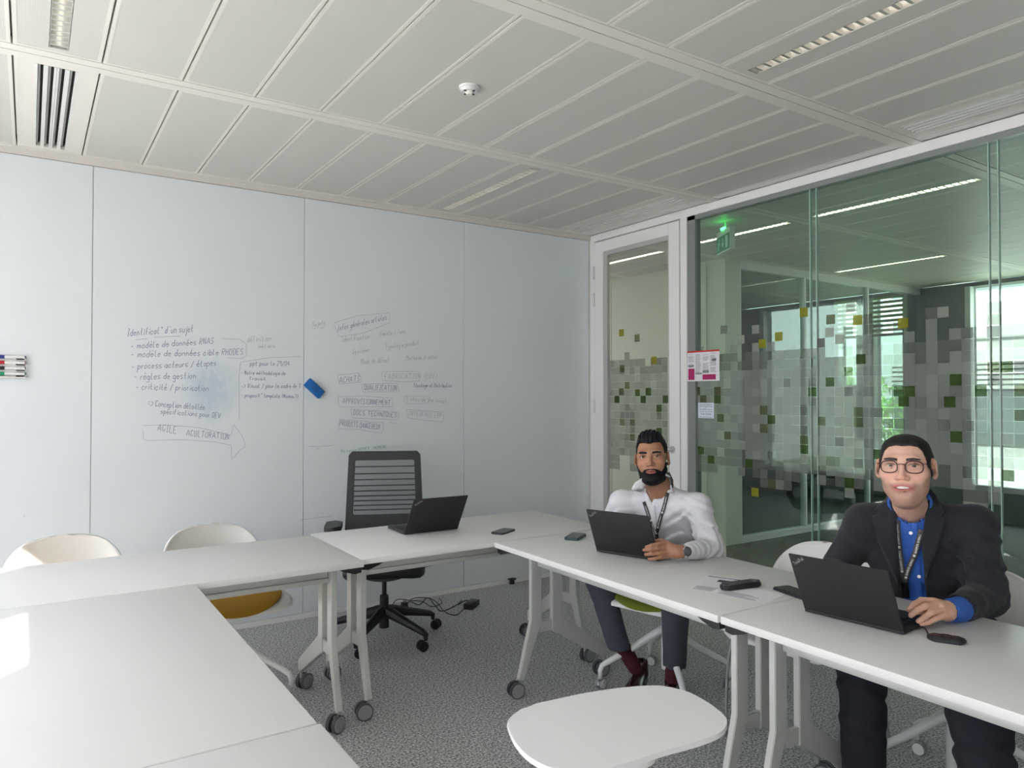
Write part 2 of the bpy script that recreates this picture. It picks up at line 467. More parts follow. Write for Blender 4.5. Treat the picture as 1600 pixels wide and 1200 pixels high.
bc = lambda k: 3.394 + 1.35 * (k + 0.5)       # k=0: bay next to the board wall
light_cells = {(0, -1), (8, 0), (8, -2), (16, -1), (16, 1), (16, 0), (24, 0), (24, -2), (24, 1), (16, -3), (0, -3), (20, 1)}
vent_cells = {(0, 0), (12, 0), (12, -2), (-4, -1)}
for i in range(-4, 31):
    x = BX0 + 0.3 * i + 0.15
    for k in range(-4, 5):
        y = bc(k)
        if x < XG and k > 0: continue
        if k == 0 and False: continue
        if XG - 0.02 < x < XG + 0.02: continue
        if i == 13: continue
        me = me_light if (i, k) in light_cells else me_vent if (i, k) in vent_cells else me_plain
        pn = link_mesh('ceiling_panel', me, None, ceil, loc=(x, y, CZ))
for i13 in [0]:
    for k in range(-4, 5):
        if k > 0: continue
        b = B().box(3.838, 3.90, bc(k) - 0.62, bc(k) + 0.62, CZ, CZ + 0.02); b.build('ceiling_infill', M['ceil_white'], ceil)
for k in range(-4, 6):
    y = 3.394 + 1.35 * k
    x0, x1 = (XL, XG) if k < 2 else (XG + 0.05, XF)
    if k >= 2: x0 = XG + 0.05
    b = B()
    b.box(x0, XF if k != 1 else XF, y - 0.053, y - 0.003, CZ - 0.003, CZ + 0.03)
    b.box(x0, XF if k != 1 else XF, y + 0.003, y + 0.053, CZ - 0.003, CZ + 0.03)
    b.mi = 1; b.box(x0, XF, y - 0.003, y + 0.003, CZ + 0.006, CZ + 0.03)
    b.build('ceiling_beam', [M['ceil_rail'], M['dark_gap']], ceil)

# light fixtures and vents (things set into the ceiling)
def make_light(on):
    root = empty('ceiling_light')
    b = B(); w = 0.031
    b.box(-w, -w + 0.002, -0.575, 0.575, 0.0, 0.05); b.box(w - 0.002, w, -0.575, 0.575, 0, 0.05)
    b.box(-w, w, -0.575, -0.571, 0, 0.05); b.box(-w, w, 0.571, 0.575, 0, 0.05); b.box(-w, w, -0.575, 0.575, 0.048, 0.052)
    b.build('housing', M['louver'], root)
    b = B(); b.cyl((0, -0.555, 0.036), (0, 0.555, 0.036), 0.008, n=10)
    b.build('tube', M['tube_on'] if on else M['tube'], root, smooth=True)
    b = B(); n = 26
    for j in range(n):
        y = -0.55 + 1.10 * j / (n - 1)
        # wedge shaped cross blade
        b.prism([(-0.006, 0.0), (0.006, 0.0), (0.001, 0.022), (-0.001, 0.022)], (-w + 0.003, y, 0.002), (0, 1, 0), (0, 0, 1), (1, 0, 0), 2 * w - 0.006)
    tag(b.build('louver', M['louver'], root), kind='stuff')
    return root
LP = make_light(False); LQ = make_light(True)
light_labels = {
    (0, -1): 'recessed louvred ceiling light at the upper left, warm yellowish reflector',
    (8, 0): 'recessed louvred ceiling light above the whiteboard, nearest the board wall',
    (8, -2): 'recessed louvred ceiling light at the upper right inside the room',
    (16, -1): 'long lit ceiling light seen through the glass above the seated men',
    (16, 1): 'lit ceiling light seen through the door glass',
    (16, 0): 'ceiling light behind the exit sign seen through the glass',
    (24, 0): 'thin lit ceiling light far behind the glass, above the frosted squares'}
first = {False: True, True: True}
for (i, k) in sorted(light_cells):
    if (i, k) not in light_labels: continue
    on = i >= 16
    src = LQ if on else LP
    r_ = src if first[on] else copy_tree(src)
    first[on] = False
    r_.location = (BX0 + 0.3 * i + 0.15, bc(k), CZ)
    tag(r_, light_labels[(i, k)], 'ceiling light', 'recessed linear ceiling lights')
def make_vent():
    root = empty('air_vent')
    b = B(); xs = [-0.072, -0.035, 0.0, 0.037, 0.072]
    b.box(-0.072, 0.072, -0.578, 0.573, 0.035, 0.038); b.build('duct', M['dark_gap'], root)
    for j, cx in enumerate((-0.056, -0.019, 0.019, 0.056)):
        b = B()
        b.box(cx + 0.010, cx + 0.0185, -0.578, 0.573, 0, 0.018)
        b.box(cx - 0.0185, cx - 0.010, -0.578, 0.573, 0, 0.018)
        b.build('divider', M['ceil_white'], root)
        b = B().bar((cx - 0.004, -0.575, 0.014), (cx - 0.004, 0.57, 0.014), 0.010, 0.002, side=(0.7, 0, 0.7))
        b.build('blade', M['silver'], root)
    return root
VP = make_vent()
for n_, ((i, k), lb) in enumerate([((0, 0), 'four-slot air vent at the upper left beside the board wall'),
                                  ((12, 0), 'four-slot air vent above the glass door'),
                                  ((12, -2), 'four-slot air vent above the glass wall at the right edge')]):
    r_ = VP if n_ == 0 else copy_tree(VP)
    r_.location = (BX0 + 0.3 * i + 0.15, bc(k), CZ); tag(r_, lb, 'air vent', 'slot vents in the ceiling')
# smoke detector
sd = empty('smoke_detector', (1.58, 2.72, CZ), label='round white smoke detector in the middle of the ceiling', cat='smoke detector')
b = B().cyl((0, 0, -0.010), (0, 0, 0), 0.046, n=40); b.cyl((0, 0, -0.022), (0, 0, -0.010), 0.034, 0.042, n=40)
b.build('base', M['case_white'], sd, auto=30)
b = B().cyl((0, 0, -0.034), (0, 0, -0.022), 0.012, 0.02, n=24); b.build('sensor', M['ceil_rail'], sd, auto=30)
for a in (0.4, 1.8, 3.4, 5.0):
    b = B().box(-0.006, 0.006, -0.004, 0.004, -0.0245, -0.020); b.build('slot', M['dark_gap'], sd, loc=(0.026 * math.cos(a), 0.026 * math.sin(a), 0), rz=a)

# board wall
wb = B().box(XL - 0.4, XG + 0.02, YW + 0.012, YW + 0.13, 0, CZ + 0.06).build('wall_back', M['wall_white'])
tag(wb, 'wall covered by tall glossy whiteboard panels', kind='structure')
BW = 1.207; seams = [0.293 - BW, 0.293, 0.293 + BW, 0.293 + 2 * BW, XG - 0.01]
board_objs = []
for s0, s1 in zip([XL] + seams[:-1], seams):
    b = B().box(s0 + 0.0018, s1 - 0.0018, YW, YW + 0.012, 0.035, 2.75, bev=0.001, seg=1)
    board_objs.append(b.build('whiteboard_panel', M['board'], wb))
b = B().box(XL, XG, YW - 0.012, YW + 0.012, 2.752, CZ + 0.005); b.build('trim_1', M['trim_beige']); tag(bpy.data.objects['trim_1'], 'beige strip between whiteboard and ceiling', kind='structure')
b = B().box(XL, XG - 0.05, YW - 0.004, YW + 0.012, 0.0, 0.033); tag(b.build('baseboard_back', M['frame_white']), 'thin white strip under the whiteboard', kind='structure')

# left wall with windows
wins = [(0.43 + 1.35 * k, 1.40 + 1.35 * k) for k in (-2, -1, 0, 1, 2)]
b = B(); y = YB; WB, WT = 0.85, 2.675
for a, c in wins + [(YW + 0.13, YW + 0.13)]:
    if a - y > 0.01: b.box(XL - 0.4, XL, y, a, 0, CZ + 0.06)
    y = c
for a, c in wins:
    b.box(XL - 0.4, XL, a, c, 0, WB); b.box(XL - 0.4, XL, a, c, WT, CZ + 0.06)
tag(b.build('wall_left', M['wall_white']), 'window wall on the left', kind='structure')
for n_, (a, c) in enumerate(wins):
    b = B(); f = 0.03; X = XL - 0.36
    b.box(X, X + 0.05, a, a + f, WB, WT); b.box(X, X + 0.05, c - f, c, WB, WT); b.box(X, X + 0.05, a + f, c - f, WB, WB + f)
    wo = b.build('window_%d' % (n_ + 1), M['frame_white']); tag(wo, kind='structure')
    b = B().box(XL - 0.40, XL + 0.02, a, c, WB - 0.02, WB + 0.004); b.build('window_sill', M['frame_white'], wo)
tag(B().box(XL - 0.4, XF + 0.4, YB - 0.1, YB, 0, CZ + 0.06).build('wall_rear', M['wall_white']), 'plain wall behind the camera', kind='structure')

# ------------------------------------------------------------------ glass wall on the right
T = 0.05
gw = B().box(XG, XG + 0.09, YB, YW - 0.003, CZ - 0.055, CZ + 0.002, bev=0.002, seg=1).build('wall_right', M['frame_white'])
tag(gw, 'glazed partition with frosted coloured squares', kind='structure')
b = B().box(XG, XG + 0.09, 3.655, 3.715, 0, CZ - 0.055, bev=0.002, seg=1); b.box(XG, XG + 0.09, 4.672, YW - 0.002, 0, CZ - 0.055, bev=0.002, seg=1)
b.build('frame_post', M['frame_white'], gw)
b = B().box(XG + 0.012, XG + 0.07, 3.585, 3.655, 0.03, CZ - 0.055); b.box(XG + 0.012, XG + 0.07, YB, 3.655, CZ - 0.085, CZ - 0.055)
b.build('grey_profile', M['frame_grey'], gw)
b = B().box(XG + 0.005, XG + 0.08, YB, 3.655, 0, 0.05, bev=0.002, seg=1); b.build('bottom_rail', M['frame_white'], gw)
jn = [3.60, 2.64, 1.65, 0.66, -0.33, -1.32, YB]
for a, c in zip(jn[1:], jn[:-1]):
    b = B().box(XG + 0.03, XG + 0.042, a + 0.002, c - 0.002, 0.05, CZ - 0.07); b.build('glass_pane', M['glass'], gw)
joint_m = mat('glass_joint_edge', (0.45, 0.62, 0.55), 0.25)
for y in jn[1:-1]:
    for dy in (-0.001, 0.042):
        b = B().box(XG + 0.026, XG + 0.046, y + dy - 0.0018, y + dy + 0.0018, 0.05, CZ - 0.07); b.build('glass_joint', joint_m, gw)

# frosted film cells on the glass
P = 0.0585
def film_cell(parent, y, z, kind):
    pass
cellme = {}
def cell_mesh(kind):
    if kind not in cellme:
        b = B().box(0, 0.0006, -P / 2 + 0.0012, P / 2 - 0.0012, -P / 2 + 0.0012, P / 2 - 0.0012)
        me = bpy.data.meshes.new('film_square'); b.bm.to_mesh(me); b.bm.free(); me.materials.append(F_SQ[kind]); cellme[kind] = me
    return cellme[kind]
def film_area(y0, y1, parent, xx, forced):
    stuff = [B(), B(), B(), B()]
    ny = int((y1 - y0) / P)
    nsq = 0
    for i in range(ny):
        y = y1 - P * (i + 0.5)
        top = 1.72 + rng.choice([-0.06, 0, 0, 0.06, 0.12]) * (1 if y < 2.6 else 0.6)
        if y < 2.35: top += 0.05
        bot = 0.94 + rng.choice([-0.06, 0, 0.06])
        for j in range(22):
            z = 0.86 + P * (j + 0.5)
            inside = bot < z < top
            r_ = rng.rand()
            kind = None
            if inside:
                dens = 0.24 if 1.18 < z < 1.5 else 0.13
                if r_ < dens: kind = rng.choice(['grey', 'pale', 'green', 'olive', 'olive', 'grey', 'grey', 'pale'])
            else:
                if top < z < top + 0.20 and r_ < 0.08: kind = rng.choice(['pale', 'grey', 'yellow'])
                if bot - 0.12 < z < bot and r_ < 0.10: kind = rng.choice(['grey', 'olive'])
            if kind and nsq < 285 and not (kind == 'yellow' and rng.rand() < 0.6):
                link_mesh('film_square', cell_mesh(kind), None, parent, loc=(xx, y, z)); nsq += 1
            elif inside:
                s_ = stuff[3 if (z < 1.12 or z > top - 0.09) and rng.rand() < 0.75 else rng.choice([0, 0, 1, 2])]
                s_.box(xx, xx + 0.0005, y - P / 2 + 0.0003, y + P / 2 - 0.0003, z - P / 2 + 0.0003, z + P / 2 - 0.0003)
    for (px, py, kind) in forced:
        q = on_plane(px, py, 0, xx)
        link_mesh('film_square', cell_mesh(kind), None, parent, loc=(xx - 0.0008, q[1], q[2]))
    for s_, m_ in zip(stuff, F_GREY):
        tag(s_.build('frosted_film', m_, parent), kind='stuff')
film_area(0.66, 3.58, gw, XG + 0.0285, [(1256, 488, 'yellow'), (1298, 499, 'olive'), (1411, 505, 'yellow'), (1345, 561, 'green'), (1412, 627, 'green'), (1484, 628, 'green'),
    (1121, 611, 'olive'), (1121, 624, 'green'), (1089, 611, 'olive'), (1099, 624, 'olive'), (1111, 718, 'green'), (1131, 515, 'grey'), (1180, 769, 'yellow'), (1191, 537, 'yellow'),
    (1329, 480, 'pale'), (1312, 530, 'pale')])

# door
door = B().box(XG - 0.004, XG + 0.045, 3.722, 3.825, 0.01, 2.722, bev=0.002, seg=1)
door.box(XG - 0.004, XG + 0.045, 4.565, 4.665, 0.01, 2.722, bev=0.002, seg=1)
door.box(XG - 0.004, XG + 0.045, 3.825, 4.565, 2.635, 2.722); door.box(XG - 0.004, XG + 0.045, 3.825, 4.565, 0.01, 0.12)
door = door.build('door_1', M['frame_white']); tag(door, 'white framed glass door at the end of the whiteboard', kind='structure')
b = B().box(XG + 0.03, XG + 0.04, 3.825, 4.565, 0.12, 2.635); b.build('glass_pane', M['glass_door'], door)
grey_rev = mat('door_inner_bead', (0.45, 0.45, 0.43), 0.5)
b = B().box(XG + 0.002, XG + 0.029, 4.515, 4.565, 0.12, 2.635); b.box(XG + 0.002, XG + 0.029, 3.825, 3.84, 0.12, 2.635); b.box(XG + 0.002, XG + 0.029, 3.84, 4.515, 2.60, 2.635)
b.build('glazing_bead', grey_rev, door)
for z in (2.47, 2.25, 1.36, 0.3):
    b = B().cyl((XG - 0.012, 4.668, z - 0.055), (XG - 0.012, 4.668, z + 0.055), 0.008, n=12); b.box(XG - 0.014, XG, 4.662, 4.674, z - 0.05, z + 0.05)
    b.build('hinge', M['silver'], door, auto=30)
b = B().cyl((XG - 0.012, 3.79, 1.059), (XG - 0.003, 3.79, 1.059), 0.026, n=28)
b.tube([(XG - 0.012, 3.79, 1.059), (XG - 0.05, 3.79, 1.059), (XG - 0.058, 3.80, 1.059), (XG - 0.058, 3.92, 1.059)], 0.0095, n=12)
b.build('door_handle', M['silver'], door, auto=35)
film_area(3.84, 4.515, door, XG + 0.0285, [(971, 520, 'yellow'), (995.6, 528, 'olive'), (1022, 563, 'yellow'), (1013, 612, 'green'), (1005, 624, 'green'), (964, 624, 'green'), (1040, 624, 'green'), (972, 576, 'olive'), (971, 612, 'olive')])

# poster and note taped to the glass
def flat_prints(root, X, y1, z1, rects, mt, name):
    """rects in metres measured from the top left corner (right = -y)"""
    for j, (a, b_, c, d) in enumerate(rects):
        q = B().box(X - 0.0009, X - 0.0002, y1 - b_, y1 - a, z1 - d, z1 - c); q.build(name, mt, root)
po = empty('poster', (XG + 0.008, 3.655, 1.768), label='white safety poster with red top edge and magenta boxes on the glass', cat='poster')
b = B().box(0, 0.0015, -0.29, 0, -0.215, 0); b.build('sheet', M['paper'], po)
flat_prints(po, 0, 0, 0, [(0, 0.29, 0, 0.012)], M['red'], 'red_band')
flat_prints(po, 0, 0, 0, [(0.008, 0.066, 0.125, 0.205), (0.14, 0.258, 0.168, 0.205)], M['magenta'], 'magenta_box')
rects = []
for cx in (0.008, 0.076, 0.142, 0.21):
    zz = 0.022
    while zz < (0.115 if cx < 0.05 else 0.15):
        wv = rng.uniform(0.035, 0.058)
        if rng.rand() < 0.8: rects.append((cx, cx + wv, zz, zz + 0.0035))
        zz += 0.0075
b = B()
for (a, b_, c, d) in rects: b.box(-0.0009, -0.0002, -b_, -a, -d, -c)
tag(b.build('printed_text', M['print_grey'], po), kind='stuff')
b = B()
for (a, b_, c, d) in [(0.008, 0.062, 0.100, 0.112), (0.076, 0.135, 0.155, 0.166), (0.142, 0.2, 0.140, 0.158), (0.225, 0.262, 0.06, 0.078)]:
    n_ = 7
    for q in range(n_): b.box(-0.0012, -0.0003, -(a + (b_ - a) * (q + 0.6) / n_), -(a + (b_ - a) * q / n_), -d, -c)
tag(b.build('bold_text', M['print_dark'], po), kind='stuff')
no_ = empty('notice', (XG + 0.0285, 3.575, 1.402), label='small pale notice with dark lettering below the poster on the glass', cat='notice')
b = B().box(-0.001, 0.0005, -0.142, 0, -0.108, 0); b.build('sheet', M['paper_blue'], no_)
STROKE_JOBS = []

# exit sign
ex = empty('exit_sign', (0, 0, 0), label='green emergency exit sign hanging from the corridor ceiling behind the glass', cat='exit sign')
q0 = on_plane(1121, 372, 0, 4.45); q1 = on_plane(1147, 393, 0, 4.45)
ey0, ey1 = q1[1], q0[1]; ez1 = q0[2]; ez0 = ez1 - 0.115
ang = R(-28)
ex.location = (4.45, (ey0 + ey1) / 2, ez1 + 0.02); ex.rotation_euler = (0, 0, ang)
hw = 0.125
b = B().box(-0.02, 0.02, -hw - 0.008, hw + 0.008, -0.145, 0.03, bev=0.003); b.build('casing', M['case_white'], ex)
b = B().box(-0.023, -0.0205, -hw, hw, -0.135, -0.015); b.build('green_panel', M['exit_green'], ex)
b = B()
f = lambda pl: b.prism([(p[0], p[1]) for p in pl], (-0.0245, 0, -0.075), (0, -1, 0), (0, 0, 1), (1, 0, 0), 0.001)
f([(0.055, -0.045), (0.095, -0.045), (0.095, 0.045), (0.055, 0.045)])
f([(-0.006, 0.035), (0.006, 0.035), (0.006, 0.0), (0.022, 0.0), (0.0, -0.035), (-0.022, 0.0), (-0.006, 0.0)])
b.build('arrow_and_door', M['exit_pic'], ex)
b = B()
f([(-0.085, 0.02), (-0.07, 0.022), (-0.055, -0.005), (-0.065, -0.012), (-0.075, 0.0), (-0.08, -0.02), (-0.062, -0.045), (-0.07, -0.05), (-0.09, -0.022), (-0.105, -0.045), (-0.11, -0.038), (-0.092, 0.0)])
b.cyl((-0.0245, 0.072, -0.042), (-0.0235, 0.072, -0.042), 0.009, n=14)
b.build('running_figure', M['exit_pic'], ex)
b = B().box(-0.028, -0.012, -0.03, 0.03, 0.03, 0.045); b.build('indicator_lamp', M['exit_led'], ex)
b = B().cyl((0, 0, 0.03), (0, 0, CZ - ex.location.z), 0.008, n=10); b.build('rod', M['case_white'], ex)

# beyond the glass: corridor walls, neighbouring glazed room, far facade
cw = B().box(5.63, 5.85, 4.75, 10.0, 0, CZ).build('wall_corridor', M['wall_cream']); tag(cw, 'cream panelled wall on the far side of the corridor', kind='structure')
for yy in (4.98, 6.4, 7.8):
    b = B().box(5.618, 5.63, yy, yy + (1.41 if yy > 5 else 1.41), 0.03, CZ - 0.03); b.build('wall_panel', M['wall_cream'], cw)
wf = B().box(5.55, XF + 0.3, 10.0, 10.1, 0, CZ); wf.box(XG, 5.63, 8.0, 8.1, 0, 0.3); wf.box(XG, 5.63, 8.0, 8.1, 2.70, CZ); wf.box(XG, 4.02, 8.0, 8.1, 0.3, 2.7); wf.box(5.53, 5.63, 8.0, 8.1, 0.3, 2.7)  # unseen corridor-end opening, added to let daylight onto the cream wall
tag(wf.build('wall_far', M['wall_white']), kind='structure')
tag(B().box(XG - 0.06, XG + 0.02, YW + 0.13, 10.0, 0, CZ + 0.05).build('wall_corridor_left', M['wall_white']), kind='structure')
np_ = B().box(5.85, XF, 4.75, 4.83, CZ - 0.08, CZ); np_.box(5.85, XF, 4.75, 4.83, 0, 0.06)
for x in (5.85, 6.9, 8.1): np_.box(x, x + 0.03, 4.76, 4.82, 0.06, CZ - 0.08)
tag(np_.build('wall_partition', M['frame_white']), 'glass partition across the corridor', kind='structure')
for x in (5.88, 6.93, 8.13):
    b = B().box(x, x + (1.02 if x < 6.5 else 1.17 if x < 8 else 1.10), 4.785, 4.795, 0.06, CZ - 0.08); b.build('glass_pane', M['glass'], bpy.data.objects['wall_partition'])
# facade X = XF with windows
fw = [(2.45, 4.22), (4.90, 5.40), (5.52, 5.90)]
fw.sort()
b = B(); y = YB
for a, c in fw + [(10.0, 10.0)]:
    if a - y > 0.01: b.box(XF, XF + 0.25, y, a, 0, CZ)
    y = c
for a, c in fw:
    b.box(XF, XF + 0.25, a, c, 0, 1.6 if a > 5.5 else 0.35); b.box(XF, XF + 0.25, a, c, 2.74, CZ)
dark_fac = mat('dark_grey_window_wall', (0.16, 0.17, 0.165), 0.6)
tag(b.build('wall_facade', dark_fac), 'window wall far behind the glass', kind='structure')
for n_, (a, c) in enumerate(fw):
    b = B(); f_ = 0.06
    b.box(XF - 0.03, XF + 0.06, a, a + f_, 0.35, 2.74); b.box(XF - 0.03, XF + 0.06, c - f_, c, 0.35, 2.74); b.box(XF - 0.03, XF + 0.06, a, c, 0.35, 0.35 + f_)
    wo = b.build('window_%d' % (n_ + 6), M['frame_white']); tag(wo, kind='structure')
    b = B().box(XF + 0.01, XF + 0.02, a + f_, c - f_, 0.41, 2.74); b.build('glass_pane', M['glass_clear'], wo)
    if a > 4.4:
        for q in range(9):
            z = 2.70 - q * 0.06
            s_ = B().box(XF - 0.075, XF - 0.045, a + 0.03, c - 0.03, z, z + 0.034); s_.build('blind_slat', M['blind'], wo)
# outside
tag(B().box(XF + 0.5, 60, -30, 60, -4.1, -4.0).build('ground', M['grass']), 'ground outside the building', kind='structure')
bd = empty('office_building', (17.5, 2.0, -4), label='white clad office building outside the far window', cat='building')
b = B().box(0, 6, -3.5, 7.0, 0, 14); b.build('wall', M['facade_white'], bd)
for zz in (0.8, 4.2, 7.6, 11.0):
    for yy in np.arange(-3.0, 6.6, 1.9):
        w_ = B().box(-0.06, 0.02, yy, yy + 1.15, zz + 0.2, zz + 2.0); w_ = w_.build('window', M['facade_glass'], bd)
        s_ = B()
        for q in range(6): s_.box(-0.11, -0.07, yy + 0.03, yy + 1.12, zz + 1.95 - q * 0.11, zz + 2.02 - q * 0.11)
        s_.build('blind', M['facade_white'], w_)
for zz in (3.3, 6.7, 10.1):
    b = B().box(-0.05, 0.0, -3.5, 7.0, zz, zz + 0.04); b.build('cladding_joint', M['frame_grey'], bd)
def tree(x, y, h, lab, seed):
    rr = random.Random(seed)
    t = empty('tree', (x, y, -4), label=lab, cat='tree', group='trees outside the far windows')
    b = B().cyl((0, 0, 0), (0.1, 0.05, h * 0.6), 0.16, 0.08, n=10)
    for k in range(5):
        a = k * 1.3; b.cyl((0.05, 0, h * (0.35 + 0.06 * k)), (1.0 * math.cos(a), 1.0 * math.sin(a), h * (0.6 + 0.05 * k)), 0.05, 0.02, n=6)
    b.build('trunk', M['bark'], t)
    vs, fs = [], []
    for k in range(5200):
        u = Vector((rr.gauss(0, 1), rr.gauss(0, 1), rr.gauss(0, 1))).normalized() * (rr.random() ** 0.4)
        c = Vector((u.x * 1.7, u.y * 1.7, h * 0.66 + u.z * h * 0.34))
        d1 = Vector((rr.gauss(0, 1), rr.gauss(0, 1), rr.gauss(0, 1))).normalized(); d2 = d1.orthogonal().normalized()
        s_ = rr.uniform(0.05, 0.10); i0 = len(vs)
        vs += [c - d1 * s_, c + d2 * s_ * 0.5, c + d1 * s_, c - d2 * s_ * 0.5]; fs.append((i0, i0 + 1, i0 + 2, i0 + 3))
    me = bpy.data.meshes.new('foliage'); me.from_pydata([tuple(v) for v in vs], [], fs)
    tag(link_mesh('foliage', me, M['leaf'], t), kind='stuff')
tree(12.6, 8.0, 6.0, 'leafy green tree outside, nearest the neighbouring room windows', 1)
tree(14.6, 11.5, 5.2, 'leafy green tree outside, in front of the white building', 2)

# ------------------------------------------------------------------ stroke lettering
SF = {'a': '4626151423334446 4643', 'b': '1913 1526364544332314', 'c': '4536261514233344', 'd': '4943 4536261514233344', 'e': '15454536261514233344',
 'f': '49392823 1636', 'g': '4536261514233344 4641302011', 'h': '1913 1526364543', 'i': '2623 2728', 'j': '36312010 3738', 'k': '1913 4614 2543', 'l': '19142333',
 'm': '1613 15263533 35465553', 'n': '1613 1526364543', 'o': '26151423334445362 6'.replace(' ', ''), 'p': '1610 1526364544332314', 'q': '4640 4536261514233344', 'r': '1613 152636',
 's': '46261544332313', 't': '29243343 1636', 'u': '1614233344 4643', 'v': '162346', 'w': '1623364356', 'x': '1643 4613', 'y': '1624 46342010', 'z': '16461343',
 'A': '133953 2545', 'B': '1913 1939483716 1636454433 3313', 'C': '4839291814233344', 'D': '1913 193948443313', 'E': '49191343 1636', 'F': '491913 1636',
 'G': '48392918142333444535', 'H': '1913 4943 1646', 'I': '2923 1939 1333', 'J': '4944332314', 'K': '1913 4916 2643', 'L': '191343', 'M': '1319365953',
 'N': '13194349', 'O': '291814233344483929', 'P': '1913 193948473616', 'Q': '291814233344483929 3443', 'R': '1913 193948473616 2643', 'S': '483929181726364544332314',
 'T': '1959 3933', 'U': '191423334449', 'V': '193359', 'W': '1923364359', 'X': '1943 4913', 'Y': '193649 3633', 'Z': '19491343',
 '0': '291814233344483929', '2': '1829394847131343', '4': '391545 4843', '9': '46362718293948474333', '/': '1249', '-': '1545', '.': '2322', "'": '3938', '?': '18293948473534 3332',
 '>': '184613', '=': '1747 1545', '(': '39272433', ')': '19373413', ':': '2625 2322', '1': '2739 3933', '8': '272938372618143433454637', '5': '4919163645442313'}
ACC = {'é': ('e', '2739'), 'è': ('e', '3829'), 'à': ('a', '3829'), '°': None}
def catmull(p, n=4):
    if len(p) < 3: return p
    out = []
    for i in range(len(p) - 1):
        a, b_, c, d = p[max(i - 1, 0)], p[i], p[i + 1], p[min(i + 2, len(p) - 1)]
        for k in range(n):
            t = k / n
            out.append(tuple(0.5 * ((2 * b_[q]) + (-a[q] + c[q]) * t + (2 * a[q] - 5 * b_[q] + 4 * c[q] - d[q]) * t * t + (-a[q] + 3 * b_[q] - 3 * c[q] + d[q]) * t ** 3) for q in (0, 1)))
    out.append(p[-1]); return out
def strokes(text, jit=0.25, seed=0):
    rr = random.Random(seed + len(text)); x = 0.0; res = []
    for ch in text:
        if ch == ' ': x += 3.2; continue
        ks = []
        if ch in ACC and ACC[ch]: ks = SF[ACC[ch][0]].split() + [ACC[ch][1]]
        elif ch == '°': ks = ['2928383929']
        else: ks = SF.get(ch, '2322').split()
        mx = 0; oy = rr.uniform(-jit, jit) * 0.8
        for k in ks:
            pts = [(int(k[i]), int(k[i + 1]) - 3) for i in range(0, len(k) - 1, 2)]
            mx = max(mx, max(p[0] for p in pts))
            pts = [(x + p[0] + rr.uniform(-jit, jit), p[1] + oy + rr.uniform(-jit, jit)) for p in pts]
            res.append(catmull(pts) if len(pts) > 2 else pts)
        x += mx + (0.9 if ch.islower() else 1.1)
    return res, x
def ribbon_mesh(lines, w, place):
    b = B()
    for ln in lines:
        pts = [Vector(place(*p)) for p in ln]
        L = []; Rr = []
        nrm = NRM
        for i, p in enumerate(pts):
            t = pts[min(i + 1, len(pts) - 1)] - pts[max(i - 1, 0)]
            if t.length < 1e-7: t = Vector((1, 0, 0))
            s_ = t.cross(nrm)
            if s_.length < 1e-9: s_ = Vector((0, 0, 1))
            s_ = s_.normalized() * w / 2
            L.append(p + s_); Rr.append(p - s_)
        b.quadstrip(L, Rr)
    return b
NRM = Vector((0, -1, 0))
def board_text(text, x0, y0, x1, y1, hpx, mt='ink', w=0.0030, seed=0, label=None):
    """text baseline runs from photo point (x0,y0) to (x1,y1) on the board; hpx = cap height in photo pixels"""
    global NRM
    NRM = Vector((0, -1, 0))
    A = on_plane(x0, y0, 1, YW); Bp = on_plane(x1, y1, 1, YW); Hh = on_plane(x0, y0 - hpx, 1, YW)
    ls, W_ = strokes(text, 0.22, seed)
    A = Vector(A); u = Vector(Bp) - A; hz = (Hh[2] - A[2]) / 6.0
    def place(x, y):
        p = A + u * (x / W_); return (p.x + y * hz * 0.12, YW - 0.0006, p.z + y * hz)
    b = ribbon_mesh(ls, w, place)
    o = b.build('handwriting', M[mt], board_for(A.x)); return o
def board_for(x):
    for s_, ob in zip(seams, board_objs):
        if x < s_: return ob
    return board_objs[-1]
def board_line(pts, mt='ink', w=0.0026, close=False):
    global NRM
    NRM = Vector((0, -1, 0))
    P3 = [on_plane(px, py, 1, YW) for px, py in pts]
    if close: P3.append(P3[0])
    ln = [(p[0], p[2]) for p in P3]
    ln2 = []
    for a, b_ in zip(ln[:-1], ln[1:]):
        for k in range(4):
            t = k / 4; ln2.append((a[0] + (b_[0] - a[0]) * t + random.uniform(-.001, .001), a[1] + (b_[1] - a[1]) * t + random.uniform(-.001, .001)))
    ln2.append(ln[-1])
    b = ribbon_mesh([ln2], w, lambda x, z: (x, YW - 0.0006, z))
    b.build('drawn_line', M[mt], board_for(P3[0][0]))
